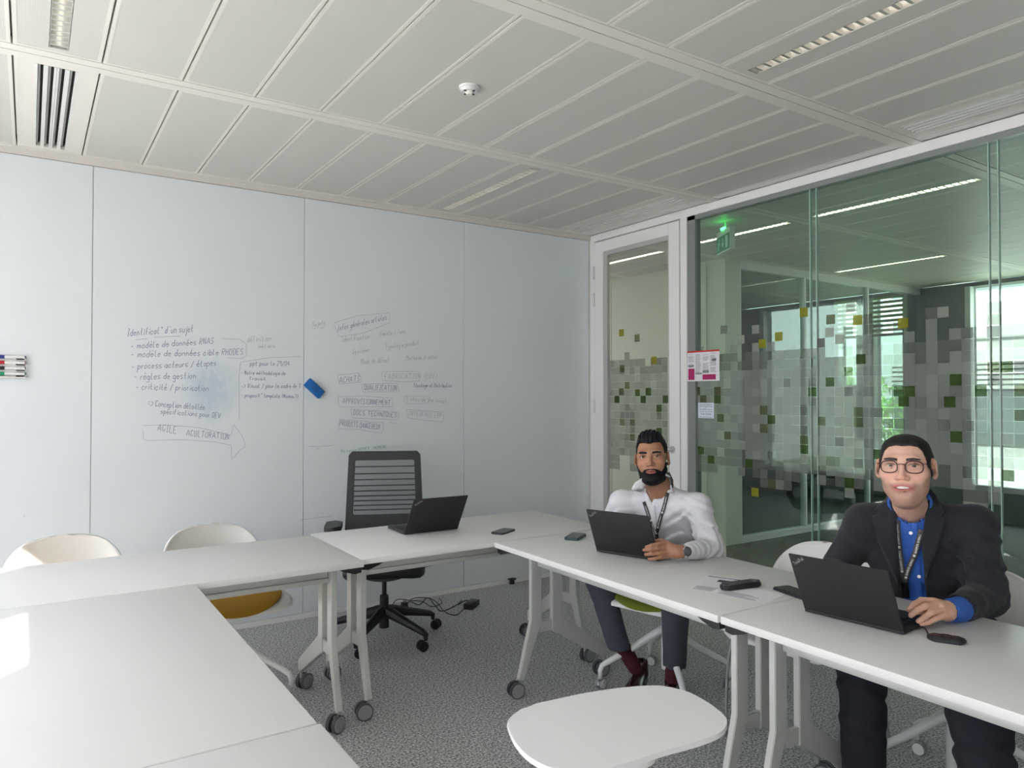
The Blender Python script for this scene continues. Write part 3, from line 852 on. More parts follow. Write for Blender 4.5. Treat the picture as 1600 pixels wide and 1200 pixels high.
T_ = [("Identificat° d'un sujet", 198, 525, 302, 518, 11, 'ink'), ("- modèle de données RNAS", 203, 545, 334, 537, 10, 'ink'),
 ("- modèle de données cible RHODES", 203, 558, 380, 554, 10, 'ink'), ("- process acteurs / étapes", 204, 577, 338, 571, 10, 'ink'),
 ("- règles de gestion", 208, 593, 306, 591, 10, 'ink'), ("- criticité / priorisation", 211, 608, 326, 611, 10, 'ink'),
 ("=> Conception détaillée", 230, 634, 320, 640, 9, 'ink'), ("spécifications pour DEV", 250, 646, 345, 653, 8, 'ink'),
 ("AGILE", 245, 672, 276, 677, 10, 'ink'), ("ACULTURATION", 290, 680, 358, 687, 9, 'ink'),
 ("définition", 385, 535, 424, 532, 9, 'ink_grey'), ("métiers", 403, 544, 430, 543, 6, 'ink_grey'),
 ("ppt pour le 29/04", 390, 571, 452, 571, 7, 'ink'), ("- Notre méthodologie de", 376, 585, 446, 586, 6, 'ink'), ("Travail", 388, 594, 416, 594, 5, 'ink'),
 ("-> Visual / pour le cadre de T", 376, 606, 470, 606, 7, 'ink'), ("- proposit° template (Niveau?)", 376, 620, 466, 622, 6, 'ink'),
 ("Sujets", 488, 511, 508, 507, 8, 'ink_grey'), ("Infos générales articles", 527, 517, 604, 499, 9, 'ink'), ("Identification", 533, 534, 578, 529, 8, 'ink_grey'),
 ("Famille / Tome..", 593, 525, 637, 520, 7, 'ink_grey'), ("Système..", 550, 553, 581, 549, 7, 'ink_grey'), ("Typologie produit ..", 601, 545, 661, 538, 7, 'ink_grey'),
 ("Mode de défaut ..", 563, 569, 615, 565, 8, 'ink_grey'), ("Méthode d'achat ..", 634, 563, 691, 560, 7, 'ink_grey'),
 ("ACHATS", 529, 598, 562, 596, 9, 'ink'), ("FABRICATION (EIV)", 600, 592, 683, 591, 8, 'ink_grey'), ("QUALIFICATION", 568, 609, 620, 610, 8, 'ink'),
 ("Stockage et Distribution", 646, 605, 706, 605, 6, 'ink'), ("APPROVISIONNEMENT", 534, 630, 610, 633, 8, 'ink'), ("Fiches de Vie Immat.", 635, 626, 700, 630, 7, 'ink_grey'),
 ("DOCS TECHNIQUES", 551, 648, 620, 652, 7, 'ink'), ("INTERFACE ERP", 638, 649, 690, 653, 7, 'ink_grey'), ("PRODUITS DANGEREUX", 530, 665, 594, 671, 8, 'ink'),
 ("No cycle NOMEX : NOMENC.", 532, 707, 606, 700, 5, 'ink_green'), ("-> DEF / EIV", 563, 711, 605, 710, 5, 'ink_green')]
for n_, (tx, a, b_, c, d, h, mt_) in enumerate(T_):
    board_text(tx, a, b_, c, d, h, mt_, w=0.0030 if mt_ == 'ink' else 0.0027, seed=n_)
L_ = [[(212, 531), (230, 529)], [(241, 527), (281, 525)], [(346, 529), (375, 530), (385, 538), (385, 556), (378, 560), (355, 559)],
 [(374, 655), (373, 590), (376, 566), (420, 559), (471, 557)], [(223, 665), (260, 664), (310, 668), (361, 680)], [(223, 671), (224, 685), (228, 688), (290, 687), (340, 691), (361, 696)],
 [(361, 680), (365, 664), (378, 680), (384, 697), (372, 706), (362, 718), (361, 696)], [(488, 514), (494, 513)], [(500, 513), (507, 512)],
 [(523, 504), (560, 493), (609, 489), (609, 504), (570, 520), (530, 526), (522, 508)], [(527, 586), (560, 583), (564, 590), (564, 597), (530, 600), (527, 586)],
 [(597, 581), (655, 580), (655, 595), (635, 597), (597, 594), (597, 581)], [(565, 600), (620, 599), (624, 612), (590, 612), (567, 612), (565, 600)],
 [(528, 620), (570, 619), (613, 622), (614, 635), (570, 636), (530, 636), (528, 620)], [(548, 639), (622, 644), (622, 656), (550, 653), (548, 639)],
 [(530, 655), (600, 661), (597, 677), (560, 671), (529, 670), (530, 655)], [(632, 619), (670, 619), (672, 628), (660, 631), (632, 630), (632, 619)],
 [(635, 640), (694, 644), (692, 659), (665, 657), (638, 653), (635, 640)], [(482, 697), (495, 698), (520, 696)], [(494, 701), (500, 702)], [(608, 660), (622, 662)],
 [(36, 808), (39, 805)], [(470, 812), (520, 806)]]
for pl in L_: board_line(pl, 'ink_grey', 0.0026)

# eraser and pen tray on the board
er = empty('board_eraser', tuple(on_plane(491, 607, 1, YW - 0.016)), label='blue board eraser stuck on the whiteboard beside the handwriting', cat='eraser')
rot = Matrix.Rotation(R(42), 3, 'Y')
b = B().box(-0.068, 0.068, -0.012, 0.010, -0.033, 0.033, bev=0.008, rot=rot); b.build('body', M['blue_felt'], er, auto=40)
b = B().box(-0.064, 0.064, 0.010, 0.016, -0.03, 0.03, rot=rot); b.build('felt', M['black_plastic'], er)
global_n = Vector((0, -1, 0)); NRM = global_n
ls, W_ = strokes('mmm', 0.0)
ca, sa = math.cos(R(42)), math.sin(R(42))
b = ribbon_mesh(ls, 0.002, lambda x, y: ((-0.025 + x * 0.0028) * ca + (y * 0.0028 - 0.006) * sa, -0.0125, -(-0.025 + x * 0.0028) * sa + (y * 0.0028 - 0.006) * ca))
b.build('lettering', M['print_dark'], er)
def make_marker(n):
    m_ = empty('board_marker')
    return m_
tr = empty('pen_tray', (-0.10, YW, 1.62), label='white magnetic pen holder on the whiteboard at the left edge', cat='pen holder')
b = B().box(-0.10, 0.085, -0.004, 0, -0.075, 0.05); b.box(-0.10, 0.085, -0.03, 0, -0.075, -0.068)
b.build('back_plate', M['case_white'], tr)
for k in range(4):
    z = 0.036 - k * 0.030
    b = B().box(0.035, 0.085, -0.026, -0.004, z - 0.012, z - 0.006); b.box(0.04, 0.08, -0.026, -0.022, z - 0.012, z + 0.006); b.build('clip', M['case_white'], tr)
    mk = empty('board_marker', (-0.10, YW - 0.013, 1.62 + z + 0.002), label='%s marker, %s in the holder at the left edge' % (('blue', 'red', 'black', 'green')[k], ('topmost', 'second from top', 'third from top', 'lowest')[k]), cat='marker', group='markers in the pen holder')
    b = B().cyl((-0.01, 0, 0), (0.078, 0, 0), 0.0085, n=16); b.build('barrel', M['case_white'], mk, auto=40)
    b = B().cyl((-0.06, 0, 0), (-0.01, 0, 0), 0.0095, n=16); b.build('cap', M[('marker_blue', 'marker_red', 'marker_black', 'marker_green')[k]], mk, auto=40)
    b = B().cyl((0.078, 0, 0), (0.083, 0, 0), 0.0075, n=16); b.build('end_plug', M[('marker_blue', 'marker_red', 'marker_black', 'marker_green')[k]], mk)

# ------------------------------------------------------------------ tables
def caster(parent, x, y, rz, R_=0.0375, w=0.017, gap=0.0075, mt=('caster_grey', 'caster_dark'), stem=0.10, name='caster'):
    c = bpy.data.objects.new(name, None)
    b = B()
    for s_ in (-1, 1):
        yy = s_ * (gap + w / 2)
        b.mi = 1; b.cyl((0, yy - w / 2, R_), (0, yy + w / 2, R_), R_, n=28)
        b.mi = 0; b.cyl((0, yy + s_ * (w / 2 - 0.001), R_), (0, yy + s_ * (w / 2 + 0.0025), R_), R_ * 0.9, R_ * 0.86, n=28)
    b.mi = 0; b.box(-0.008, 0.026, -gap + 0.0015, gap - 0.0015, R_ - 0.005, R_ * 1.85)
    b.mi = 2
    b.cyl((0.022, 0, R_ * 1.6), (0.022, 0, stem), 0.0075, n=12)
    o = b.build(name, [M[mt[0]], M[mt[1]], M['silver']], parent, auto=35, loc=(x - 0.022 * math.cos(rz), y - 0.022 * math.sin(rz), 0), rz=rz)
    return o
def make_table():
    root = empty('folding_table')
    b = B(); b.mi = 0; b.box(-0.698, 0.698, -0.35, 0.35, 0.715, 0.74, bev=0.0022, seg=2)
    top = b.build('tabletop', M['table_top'], root, auto=40)
    for sgn in (-1, 1):
        x = sgn * 0.625
        b = B()
        w = 0.026
        # front post and steep front foot, back post and long shallow rear foot as one cut plate each
        b.prism([(-0.190, 0.70), (-0.130, 0.70), (-0.130, 0.345), (-0.235, 0.075), (-0.262, 0.085), (-0.190, 0.360)], (x - w / 2, 0, 0), (0, 1, 0), (0, 0, 1), (1, 0, 0), w)
        b.prism([(-0.065, 0.70), (-0.008, 0.70), (-0.008, 0.352), (0.008, 0.338), (0.285, 0.150), (0.285, 0.095), (0.255, 0.098), (-0.020, 0.262), (-0.065, 0.285)], (x - w / 2, 0, 0), (0, 1, 0), (0, 0, 1), (1, 0, 0), w)
        b.box(x - w / 2 + 0.004, x + w / 2 - 0.004, -0.14, -0.05, 0.29, 0.345)
        b.box(x - w / 2, x + w / 2, -0.20, 0.0, 0.69, 0.702)
        q = bmesh.ops.bevel(b.bm, geom=[e for e in b.bm.edges if e.calc_length() > 0.02], offset=0.0025, segments=2, affect='EDGES')
        lg = b.build('leg', M['table_metal'], root, auto=40)
        caster(lg, x, -0.250, R(60 * sgn - 20), stem=0.11)
        caster(lg, x, 0.275, R(-30 * sgn + 100), stem=0.12)
        b = B().box(x - 0.05, x + 0.05, -0.20, 0.01, 0.702, 0.716); b.build('hinge_plate', M['black_plastic'], root)
        b = B().cyl((sgn * 0.50, -0.21, 0.7), (sgn * 0.50, -0.21, 0.716), 0.030, 0.034, n=24); b.build('knob', M['silver'], root, auto=30)
        b = B().prism([(0, 0.714), (0.105, 0.714), (0.075, 0.700), (0.03, 0.686), (0.0, 0.690)], (sgn * 0.692, -0.335, 0), (-sgn, 0, 0), (0, 0, 1), (0, 1, 0), 0.05)
        b.build('linking_latch', M['black_plastic'], root)
    b = B().box(-0.61, 0.61, -0.150, -0.092, 0.640, 0.690, bev=0.004); b.box(-0.61, 0.61, -0.158, -0.084, 0.618, 0.640, bev=0.003)
    b.build('crossbeam', M['table_metal'], root, auto=40)
    return root
TB = make_table()
tabs = [((1.912, 3.362), 0.0, 'white table by the whiteboard, right one, with the open laptop before the black office chair'),
        ((0.508, 3.320), 0.0, 'white table by the whiteboard, left one, with two white chairs behind it'),
        ((2.225, 2.300), -91.0, 'white table where the man in the white shirt sits'),
        ((2.203, 0.895), -91.0, 'white table where the man in the dark jacket sits'),
        ((0.179, 2.262), 90.0, 'white table in the left foreground with the patch of sunlight'),
        ((0.184, 0.860), 90.0, 'white table cut off at the bottom left corner, nearest the camera')]
for n_, ((x, y), rz, lb) in enumerate(tabs):
    t = TB if n_ == 0 else copy_tree(TB)
    # local -y is the inner side of the U
    t.location = (x, y, 0); t.rotation_euler = (0, 0, R(rz)); tag(t, lb, 'table', 'folding tables set in a U')
for t in [o for o in col.objects if o.name.startswith('folding_table')]:
    for lg in t.children:
        for c in lg.children:
            if not c.name.startswith('caster'): continue
            a = c.rotation_euler.z; sx_, sy_ = c.location.x + 0.022 * math.cos(a), c.location.y + 0.022 * math.sin(a)
            a = math.atan2(t.location.y, t.location.x) - math.pi / 2 + R(random.choice([-34, -25, 22, 38])) - t.rotation_euler.z + (math.pi if random.random() < 0.5 else 0)
            c.rotation_euler.z = a; c.location.x = sx_ - 0.022 * math.cos(a); c.location.y = sy_ - 0.022 * math.sin(a)

# white side table in the foreground
st = empty('side_table', (1.06, 1.20, 0), label='small white rounded tray table in the bottom centre foreground', cat='table')
zt = 0.72
A_ = [on_plane(px, py, 2, zt) for px, py in [(792, 1130), (800, 1118), (825, 1103), (870, 1092), (930, 1080), (985, 1073), (1020, 1071), (1050, 1073), (1080, 1083), (1110, 1100), (1130, 1116), (1136, 1126), (1132, 1138), (1118, 1148), (1085, 1160), (1040, 1172), (1000, 1185), (960, 1196), (920, 1203), (880, 1203), (850, 1195), (822, 1178), (803, 1155)]]
b = B(); b.prism(catmull([(p[0] - 1.06, p[1] - 1.20) for p in A_] + [(A_[0][0] - 1.06, A_[0][1] - 1.20)], 3)[:-1][::-1], (0, 0, zt - 0.012), (1, 0, 0), (0, 1, 0), (0, 0, 1), 0.012)
q = bmesh.ops.bevel(b.bm, geom=[e for e in b.bm.edges if abs(e.verts[0].co.z - e.verts[1].co.z) < 1e-5], offset=0.004, segments=2, affect='EDGES')
b.build('tabletop', M['chair_white'], st, auto=30)
b = B().cyl((0.0, -0.04, 0.02), (0.0, -0.04, zt - 0.012), 0.022, n=24); b.cyl((0, -0.04, zt - 0.03), (0, -0.04, zt - 0.012), 0.06, n=24); b.build('column', M['chair_white'], st, auto=30)
b = B().cyl((0, -0.04, 0), (0, -0.04, 0.012), 0.19, n=40); b.cyl((0, -0.04, 0.012), (0, -0.04, 0.024), 0.19, 0.03, n=40); b.build('base', M['chair_white'], st, auto=30)

# ------------------------------------------------------------------ shell chairs
def shell_mesh(thick=0.010, zs=0.445):
    """one piece tub shell; local: faces +y"""
    nu, nv = 30, 70
    vs = []
    prof = [(0.235, 0.430), (0.225, 0.447), (0.15, 0.447), (0.0, 0.438), (-0.12, 0.440), (-0.185, 0.465), (-0.225, 0.53), (-0.25, 0.62), (-0.265, 0.71), (-0.270, 0.775), (-0.270, 0.797)]
    wid = [0.19, 0.235, 0.262, 0.272, 0.276, 0.280, 0.282, 0.272, 0.245, 0.165, 0.02]
    curl = [0.0, 0.002, 0.012, 0.03, 0.055, 0.09, 0.10, 0.085, 0.055, 0.02, 0.0]     # how far the sides rise / wrap forward
    def lerp(tab, t):
        t = max(0, min(len(tab) - 1.0001, t)); i = int(t); f_ = t - i
        a = tab[max(i - 1, 0)]; b_ = tab[i]; c = tab[i + 1]; d = tab[min(i + 2, len(tab) - 1)]
        g = lambda a, b_, c, d: 0.5 * (2 * b_ + (c - a) * f_ + (2 * a - 5 * b_ + 4 * c - d) * f_ * f_ + (3 * b_ - a - 3 * c + d) * f_ ** 3)
        return tuple(g(*q) for q in zip(a, b_, c, d)) if isinstance(b_, tuple) else g(a, b_, c, d)
    for j in range(nv + 1):
        t = (j / nv) ** 0.93 * (len(prof) - 1)
        y, z = lerp(prof, t); w = max(0.02, lerp(wid, t)); cu = lerp(curl, t)
        back = max(0, min(1, (t - 4.2) / 2.5))
        for i in range(nu + 1):
            u = -1 + 2 * i / nu
            a = abs(u) ** 2.2
            vs.append((u * w * (1 - 0.10 * back * a), y + cu * a * back * 1.25, z + cu * a * (1 - back) * 1.4))
    fs = []
    for j in range(nv):
        for i in range(nu):
            p = j * (nu + 1) + i; fs.append((p, p + 1, p + nu + 2, p + nu + 1))
    me = bpy.data.meshes.new('shell'); me.from_pydata(vs, [], fs)
    return me
def cushion_mesh():
    nu, nv = 20, 20; vs = []; fs = []
    for s_ in (1, -1):
        for j in range(nv + 1):
            for i in range(nu + 1):
                a = -1 + 2 * i / nu; c = -1 + 2 * j / nv
                x = a * math.sqrt(1 - c * c / 2); y = c * math.sqrt(1 - a * a / 2)
                r_ = max(0, 1 - (x * x + y * y)) ** 0.5
                sag = 0.03 * (x * x)
                vs.append((x * 0.252, 0.024 + y * 0.238, 0.455 + sag * 1.15 + (0.020 * r_ ** 0.4 if s_ > 0 else 0.0) - 0.012 * max(0, y) ** 3))
    n0 = (nu + 1) * (nv + 1)
    for s_ in (0, 1):
        for j in range(nv):
            for i in range(nu):
                p = s_ * n0 + j * (nu + 1) + i; q = (p, p + 1, p + nu + 2, p + nu + 1); fs.append(q if s_ == 0 else q[::-1])
    me = bpy.data.meshes.new('seat_cushion'); me.from_pydata(vs, [], fs); return me
def make_shell_chair(fab, star=True):
    root = empty('shell_chair')
    sh = link_mesh('shell', shell_mesh(), M['shell_white'], root, True)
    m_ = sh.modifiers.new('solid', 'SOLIDIFY'); m_.thickness = 0.011; m_.offset = 0
    if fab: link_mesh('seat_cushion', cushion_mesh(), M[fab], root, True)
    if star:
        b = B().cyl((0, 0, 0.10), (0, 0, 0.41), 0.019, n=20); b.cyl((0, 0, 0.405), (0, 0, 0.435), 0.05, 0.11, n=24); b.build('column', M['chair_white'], root, auto=30)
        for k in range(4):
            a = R(45 + 90 * k)
            ca_, sa_ = math.cos(a), math.sin(a)
            b = B(); b.tube([(ca_ * r_, sa_ * r_, z) for r_, z in ((0.0, 0.30), (0.05, 0.275), (0.16, 0.205), (0.29, 0.135), (0.315, 0.120), (0.325, 0.095), (0.325, 0.055))], 0.014, n=12, rs=[0.02, 0.019, 0.016, 0.014, 0.0135, 0.012, 0.010])
            lg = b.build('leg', M['chair_white'], root, smooth=True)
            caster(lg, 0.325 * ca_ + 0.01, 0.325 * sa_, a + 0.9, R_=0.025, w=0.012, gap=0.006, mt=('case_white', 'caster_grey'), stem=0.07)
    else:
        for s_ in (-1, 1):
            b = B(); b.tube(catmull3([(s_ * 0.10, 0.10, 0.425), (s_ * 0.23, 0.17, 0.40), (s_ * 0.245, 0.20, 0.02), (s_ * 0.245, 0.18, 0.008), (s_ * 0.245, -0.20, 0.008), (s_ * 0.245, -0.23, 0.03), (s_ * 0.22, -0.14, 0.40), (s_ * 0.10, -0.08, 0.425)]), 0.0065, n=8)
            b.build('sled_leg', M['caster_grey'], root, smooth=True)
    return root
def catmull3(p, n=5):
    out = []
    for i in range(len(p) - 1):
        a, b_, c, d = [np.array(q, float) for q in (p[max(i - 1, 0)], p[i], p[i + 1], p[min(i + 2, len(p) - 1)])]
        for k in range(n):
            t = k / n; out.append(tuple(0.5 * ((2 * b_) + (c - a) * t + (2 * a - 5 * b_ + 4 * c - d) * t * t + (3 * b_ - a - 3 * c + d) * t ** 3)))
    out.append(tuple(p[-1])); return out
ch_m = make_shell_chair('mustard')
ch_g = make_shell_chair('green_fab')
ch_w = make_shell_chair(None, star=False)
g_ = 'white shell chairs around the tables'
ch_m.location = (0.80, 3.71, 0); ch_m.rotation_euler = (0, 0, R(188)); tag(ch_m, 'white tub chair with mustard seat pad, between the whiteboard and the left table', 'chair', g_)
c2 = copy_tree(ch_m); c2.location = (0.16, 3.76, 0); c2.rotation_euler = (0, 0, R(180 + 5)); tag(c2, 'white tub chair at the far left, its edge caught by sunlight', 'chair', g_)
ch_g.location = (2.64, 2.61, 0); ch_g.rotation_euler = (0, 0, R(104)); tag(ch_g, 'white tub chair with olive green seat pad under the man in the white shirt', 'chair', g_)
c4 = copy_tree(ch_g); c4.location = (2.80, 1.34, 0); c4.rotation_euler = (0, 0, R(93)); tag(c4, 'white tub chair under the man in the dark jacket', 'chair', g_)
ch_w.location = (2.72, 1.89, 0); ch_w.rotation_euler = (0, 0, R(96)); tag(ch_w, 'empty white shell chair on thin grey sled legs between the two men', 'chair', g_)

# ------------------------------------------------------------------ black office chair
oc = empty('office_chair', (1.78, 4.07, 0), R(180 - 24), 'black swivel office chair with slatted mesh back behind the open laptop', 'chair')   # local +y faces the camera
b = B().cyl((0, 0, 0.07), (0, 0, 0.26), 0.030, 0.026, n=24); b.cyl((0, 0, 0.26), (0, 0, 0.43), 0.014, n=16); b.build('gas_lift', M['black_plastic'], oc, auto=30)
hubz = 0.15
for k in range(5):
    a = R(-69 + 72 * k) - R(180 - 24)
    ca_, sa_ = math.cos(a), math.sin(a)
    b = B(); b.tube([(ca_ * r_, sa_ * r_, z) for r_, z in ((0.0, 0.165), (0.06, 0.16), (0.2, 0.125), (0.31, 0.098), (0.335, 0.085), (0.335, 0.055))], 0.02, n=8, rs=[0.036, 0.033, 0.024, 0.019, 0.016, 0.010])
    lg = b.build('leg', M['black_mesh_frame'], oc, auto=40)
    caster(lg, 0.335 * ca_, 0.335 * sa_, a + 1.2 + k, R_=0.029, w=0.016, gap=0.006, mt=('black_plastic', 'black_plastic'), stem=0.08)
# seat
vs = []; fs = []; n_ = 18
for j in range(n_ + 1):
    for i in range(n_ + 1):
        a = -1 + 2 * i / n_; c = -1 + 2 * j / n_
        e_ = 1 / max(1e-6, (abs(a) ** 5 + abs(c) ** 5) ** 0.2) * max(abs(a), abs(c)) if (a or c) else 1
        x = a * e_ * 0.24; y = 0.03 + c * e_ * 0.23
        vs.append((x, y, 0.475 + 0.012 * math.cos(a * 1.5) - 0.02 * max(0, c) ** 3))
for j in range(n_):
    for i in range(n_): p = j * (n_ + 1) + i; fs.append((p, p + 1, p + n_ + 2, p + n_ + 1))
me = bpy.data.meshes.new('seat'); me.from_pydata(vs, [], fs); s_ = link_mesh('seat', me, M['black_mesh_frame'], oc, True)
m_ = s_.modifiers.new('solid', 'SOLIDIFY'); m_.thickness = 0.05; m_.offset = -1
b = B(); b.tube([(0, -0.21, 0.425), (0, -0.12, 0.408), (0, 0.0, 0.40), (0, 0.14, 0.412), (0, 0.2, 0.425)], 0.1, n=16, rs=[0.05, 0.085, 0.095, 0.075, 0.03])
for v in b.bm.verts: v.co.z = 0.42 + (v.co.z - 0.42) * 0.55; v.co.x *= 1.7
b.build('seat_mechanism', mat('chair_underside_grey', (0.09, 0.095, 0.10), 0.5), oc, smooth=True)
b = B().tube([(0, -0.05, 0.40), (0, -0.22, 0.42), (0, -0.27, 0.52), (0, -0.262, 0.66)], 0.03, n=8); b.build('back_support', M['black_plastic'], oc, smooth=True)
# back: tapered rounded frame
def yb(z): return -0.235 - 0.10 * (z - 0.62)
fr_o = [(-0.245, 0.60), (-0.225, 1.075), (-0.205, 1.098), (0.205, 1.098), (0.225, 1.075), (0.245, 0.60), (0.225, 0.575), (-0.225, 0.575)]
fr_i = [(-0.195, 0.71), (-0.185, 1.035), (-0.180, 1.042), (0.180, 1.042), (0.185, 1.035), (0.195, 0.71), (0.190, 0.703), (-0.190, 0.703)]
b = B(); rows = []
for y_off in (0.012, -0.012):
    rows.append(([b.bm.verts.new((x, yb(z) + y_off, z)) for x, z in fr_o], [b.bm.verts.new((x, yb(z) + y_off, z)) for x, z in fr_i]))
for k in range(8):
    j = (k + 1) % 8
    (fo, fi), (bo, bi) = rows
    b.bm.faces.new((fo[k], fo[j], fi[j], fi[k])); b.bm.faces.new((bo[k], bi[k], bi[j], bo[j]))
    b.bm.faces.new((fo[k], bo[k], bo[j], fo[j])); b.bm.faces.new((fi[k], fi[j], bi[j], bi[k]))
bf = b.build('back_frame', M['black_mesh_frame'], oc); bv = bf.modifiers.new('bev', 'BEVEL'); bv.width = 0.006; bv.segments = 2
b = B().bar((0, yb(0.70), 0.70), (0, yb(1.045), 1.045), 0.385, 0.002, side=(1, 0, 0)); b.build('net', M['net'], oc)
for zz in (1.002, 0.958, 0.921, 0.884, 0.851, 0.820, 0.791, 0.762, 0.734):
    b = B().box(-0.192, 0.192, yb(zz) + 0.002, yb(zz) + 0.010, zz - 0.0035, zz + 0.0035); b.build('back_slat', M['black_mesh_frame'], oc)
for s_ in (-1, 1):
    b = B(); b.tube([(s_ * 0.20, -0.04, 0.42), (s_ * 0.28, -0.04, 0.43), (s_ * 0.295, -0.04, 0.50), (s_ * 0.295, -0.03, 0.66)], 0.02, n=10)
    arm = b.build('armrest_post', M['black_plastic'], oc, smooth=True)
    b = B(); b.prism(rrect(0.095, 0.25, 0.04), (s_ * 0.295, 0.02, 0.665), (1, 0, 0), (0, 1, 0), (0, 0, 1), 0.03)
    bmesh.ops.bevel(b.bm, geom=[e for e in b.bm.edges if abs(e.verts[0].co.z - e.verts[1].co.z) < 1e-5], offset=0.008, segments=3, affect='EDGES')
    b.build('armrest_pad', M['black_plastic'], oc, auto=40)

# ------------------------------------------------------------------ laptops
def make_laptop(label, hinge_l, hinge_r, lean, width=0.31, keys=True, lid_h=0.212):
    """hinge_l/hinge_r: world points (x,y) of the ends of the lower lid edge as seen from the camera (left, right)"""
    a = Vector((hinge_l[0], hinge_l[1], 0)); c = Vector((hinge_r[0], hinge_r[1], 0))
    u = (c - a).normalized(); rz = math.atan2(u.y, u.x)
    root = empty('laptop', (a.x, a.y, 0.7402), rz, label, 'laptop')
    W_ = width
    # local: x along hinge, +y away from the camera (keyboard side)
    b = B().box(0, W_, 0.0, 0.215, 0.003, 0.017, bev=0.003); b.build('base', M['laptop'], root, auto=40)
    for fx in (0.02, W_ - 0.02):
        for fy in (0.02, 0.19):
            b = B().cyl((fx, fy, 0), (fx, fy, 0.004), 0.006, n=12); b.build('foot', M['black_plastic'], root)
    if keys:
        b = B()
        for r_ in range(6):
            for k in range(15): b.box(0.022 + k * 0.0178, 0.037 + k * 0.0178, 0.030 + r_ * 0.0175, 0.044 + r_ * 0.0175, 0.017, 0.0188)
        tag(b.build('keys', M['black_plastic'], root), kind='stuff')
        b = B().box(W_ / 2 - 0.05, W_ / 2 + 0.05, 0.142, 0.202, 0.017, 0.0176); b.build('touchpad', M['black_gloss'], root)
    rot = Matrix.Rotation(lean, 3, 'X')
    lid = empty_part = B().box(0, W_, -0.0035, 0.0035, 0, lid_h, bev=0.003)
    for v in lid.bm.verts: v.co = rot @ v.co + Vector((0, 0.002, 0.012))
    lo = lid.build('lid', M['laptop'], root, auto=40)
    scb = B().box(0.008, W_ - 0.008, 0.0035, 0.0042, 0.012, lid_h - 0.01)
    for v in scb.bm.verts: v.co = rot @ v.co + Vector((0, 0.002, 0.012))
    scb.build('screen', M['black_gloss'], lo)
    # lettering in the corner of the lid
    global NRM
    nn = rot @ Vector((0, -1, 0)); NRM = nn
    ls, TW = strokes('ThinkPad', 0.0)
    a_ = R(38); k_ = 0.052 / TW * 0.9
    def place(x, y):
        xx, yy = x * k_ * 1.0, y * k_ * 1.6
        return rot @ Vector((0.014 + xx * math.cos(a_) - yy * math.sin(a_), -0.0040, lid_h - 0.040 + xx * math.sin(a_) + yy * math.cos(a_))) + Vector((0, 0.002, 0.012))
    ribbon_mesh(ls, 0.0012, place).build('lettering', M['ink_light'], lo)
    return root
l1 = make_laptop('black laptop standing open on the table before the black office chair', (1.60, 3.405), (1.91, 3.402), R(31))
u2 = Vector((0.309, -0.951)); l2 = make_laptop('black laptop held by the man in the white shirt', (2.155, 2.559), (2.155 + u2.x * .31, 2.559 + u2.y * .31), R(24))
l3 = make_laptop('black laptop in front of the man in the dark jacket', (2.128, 1.474), (2.16, 1.164), R(27), lid_h=0.218)

# ------------------------------------------------------------------ small things on the tables
def slab(name, cx, cy, w, h, t, r, rz, mt, label, cat, z=0.7402):
    root = empty(name, (cx, cy, z), rz, label, cat)
    b = B(); b.prism(rrect(w, h, r), (0, 0, 0), (1, 0, 0), (0, 1, 0), (0, 0, 1), t)
    bmesh.ops.bevel(b.bm, geom=[e for e in b.bm.edges if abs(e.verts[0].co.z - e.verts[1].co.z) < 1e-5], offset=min(0.0022, t * 0.4), segments=2, affect='EDGES')
    b.build('body', M[mt], root, auto=40)
    return root
p1 = slab('smartphone', 2.065, 3.20, 0.072, 0.145, 0.009, 0.012, R(-62), 'black_plastic', 'black smartphone lying right of the open unattended laptop', 'phone')
B().box(-0.032, 0.032, -0.068, 0.068, 0.009, 0.0096, bev=0.0003).build('screen', M['black_gloss'], p1)
p2 = slab('smartphone', 2.285, 2.875, 0.074, 0.150, 0.012, 0.012, R(-55), 'phone_green', 'dark green cased phone left of the laptop of the man in the white shirt', 'phone')
B().box(-0.032, 0.032, -0.07, 0.07, 0.012, 0.0126, bev=0.0003).build('screen', M['black_gloss'], p2)
p3 = slab('smartphone', 2.30, 1.63, 0.076, 0.155, 0.009, 0.010, R(-12), 'black_plastic', 'black phone lying flat behind the laptop of the man in the dark jacket', 'phone')
B().box(-0.034, 0.034, -0.072, 0.072, 0.009, 0.0096, bev=0.0003).build('screen', M['black_gloss'], p3)
# papers
def paper(cx, cy, w, h, rz, label, z, blocks):
    root = empty('paper_sheet', (cx, cy, z), rz, label, 'paper', 'loose papers under the remote control')
    B().box(-w / 2, w / 2, -h / 2, h / 2, 0, 0.0006).build('sheet', M['paper'], root)
    b = B()
    for (a, c, d, e) in blocks: b.box(a, c, d, e, 0.0006, 0.0009)
    b.build('printed_marks', M['print_dark'], root)
    return root
tx = [(-0.08, -0.08 + rng.uniform(.08, .15), y, y + 0.003) for y in np.arange(-0.12, 0.02, 0.012)]
paper(2.185, 1.86, 0.19, 0.22, R(-64), 'printed sheet with a picture, left one under the remote control', 0.7402, [(-0.08, 0.07, 0.09, 0.098), (-0.03, 0.02, 0.025, 0.060), (0.035, 0.07, 0.02, 0.050)] + tx[:5])
paper(2.155, 1.725, 0.21, 0.16, R(-78), 'text sheet, right one under the remote control', 0.7410, tx[4:9])
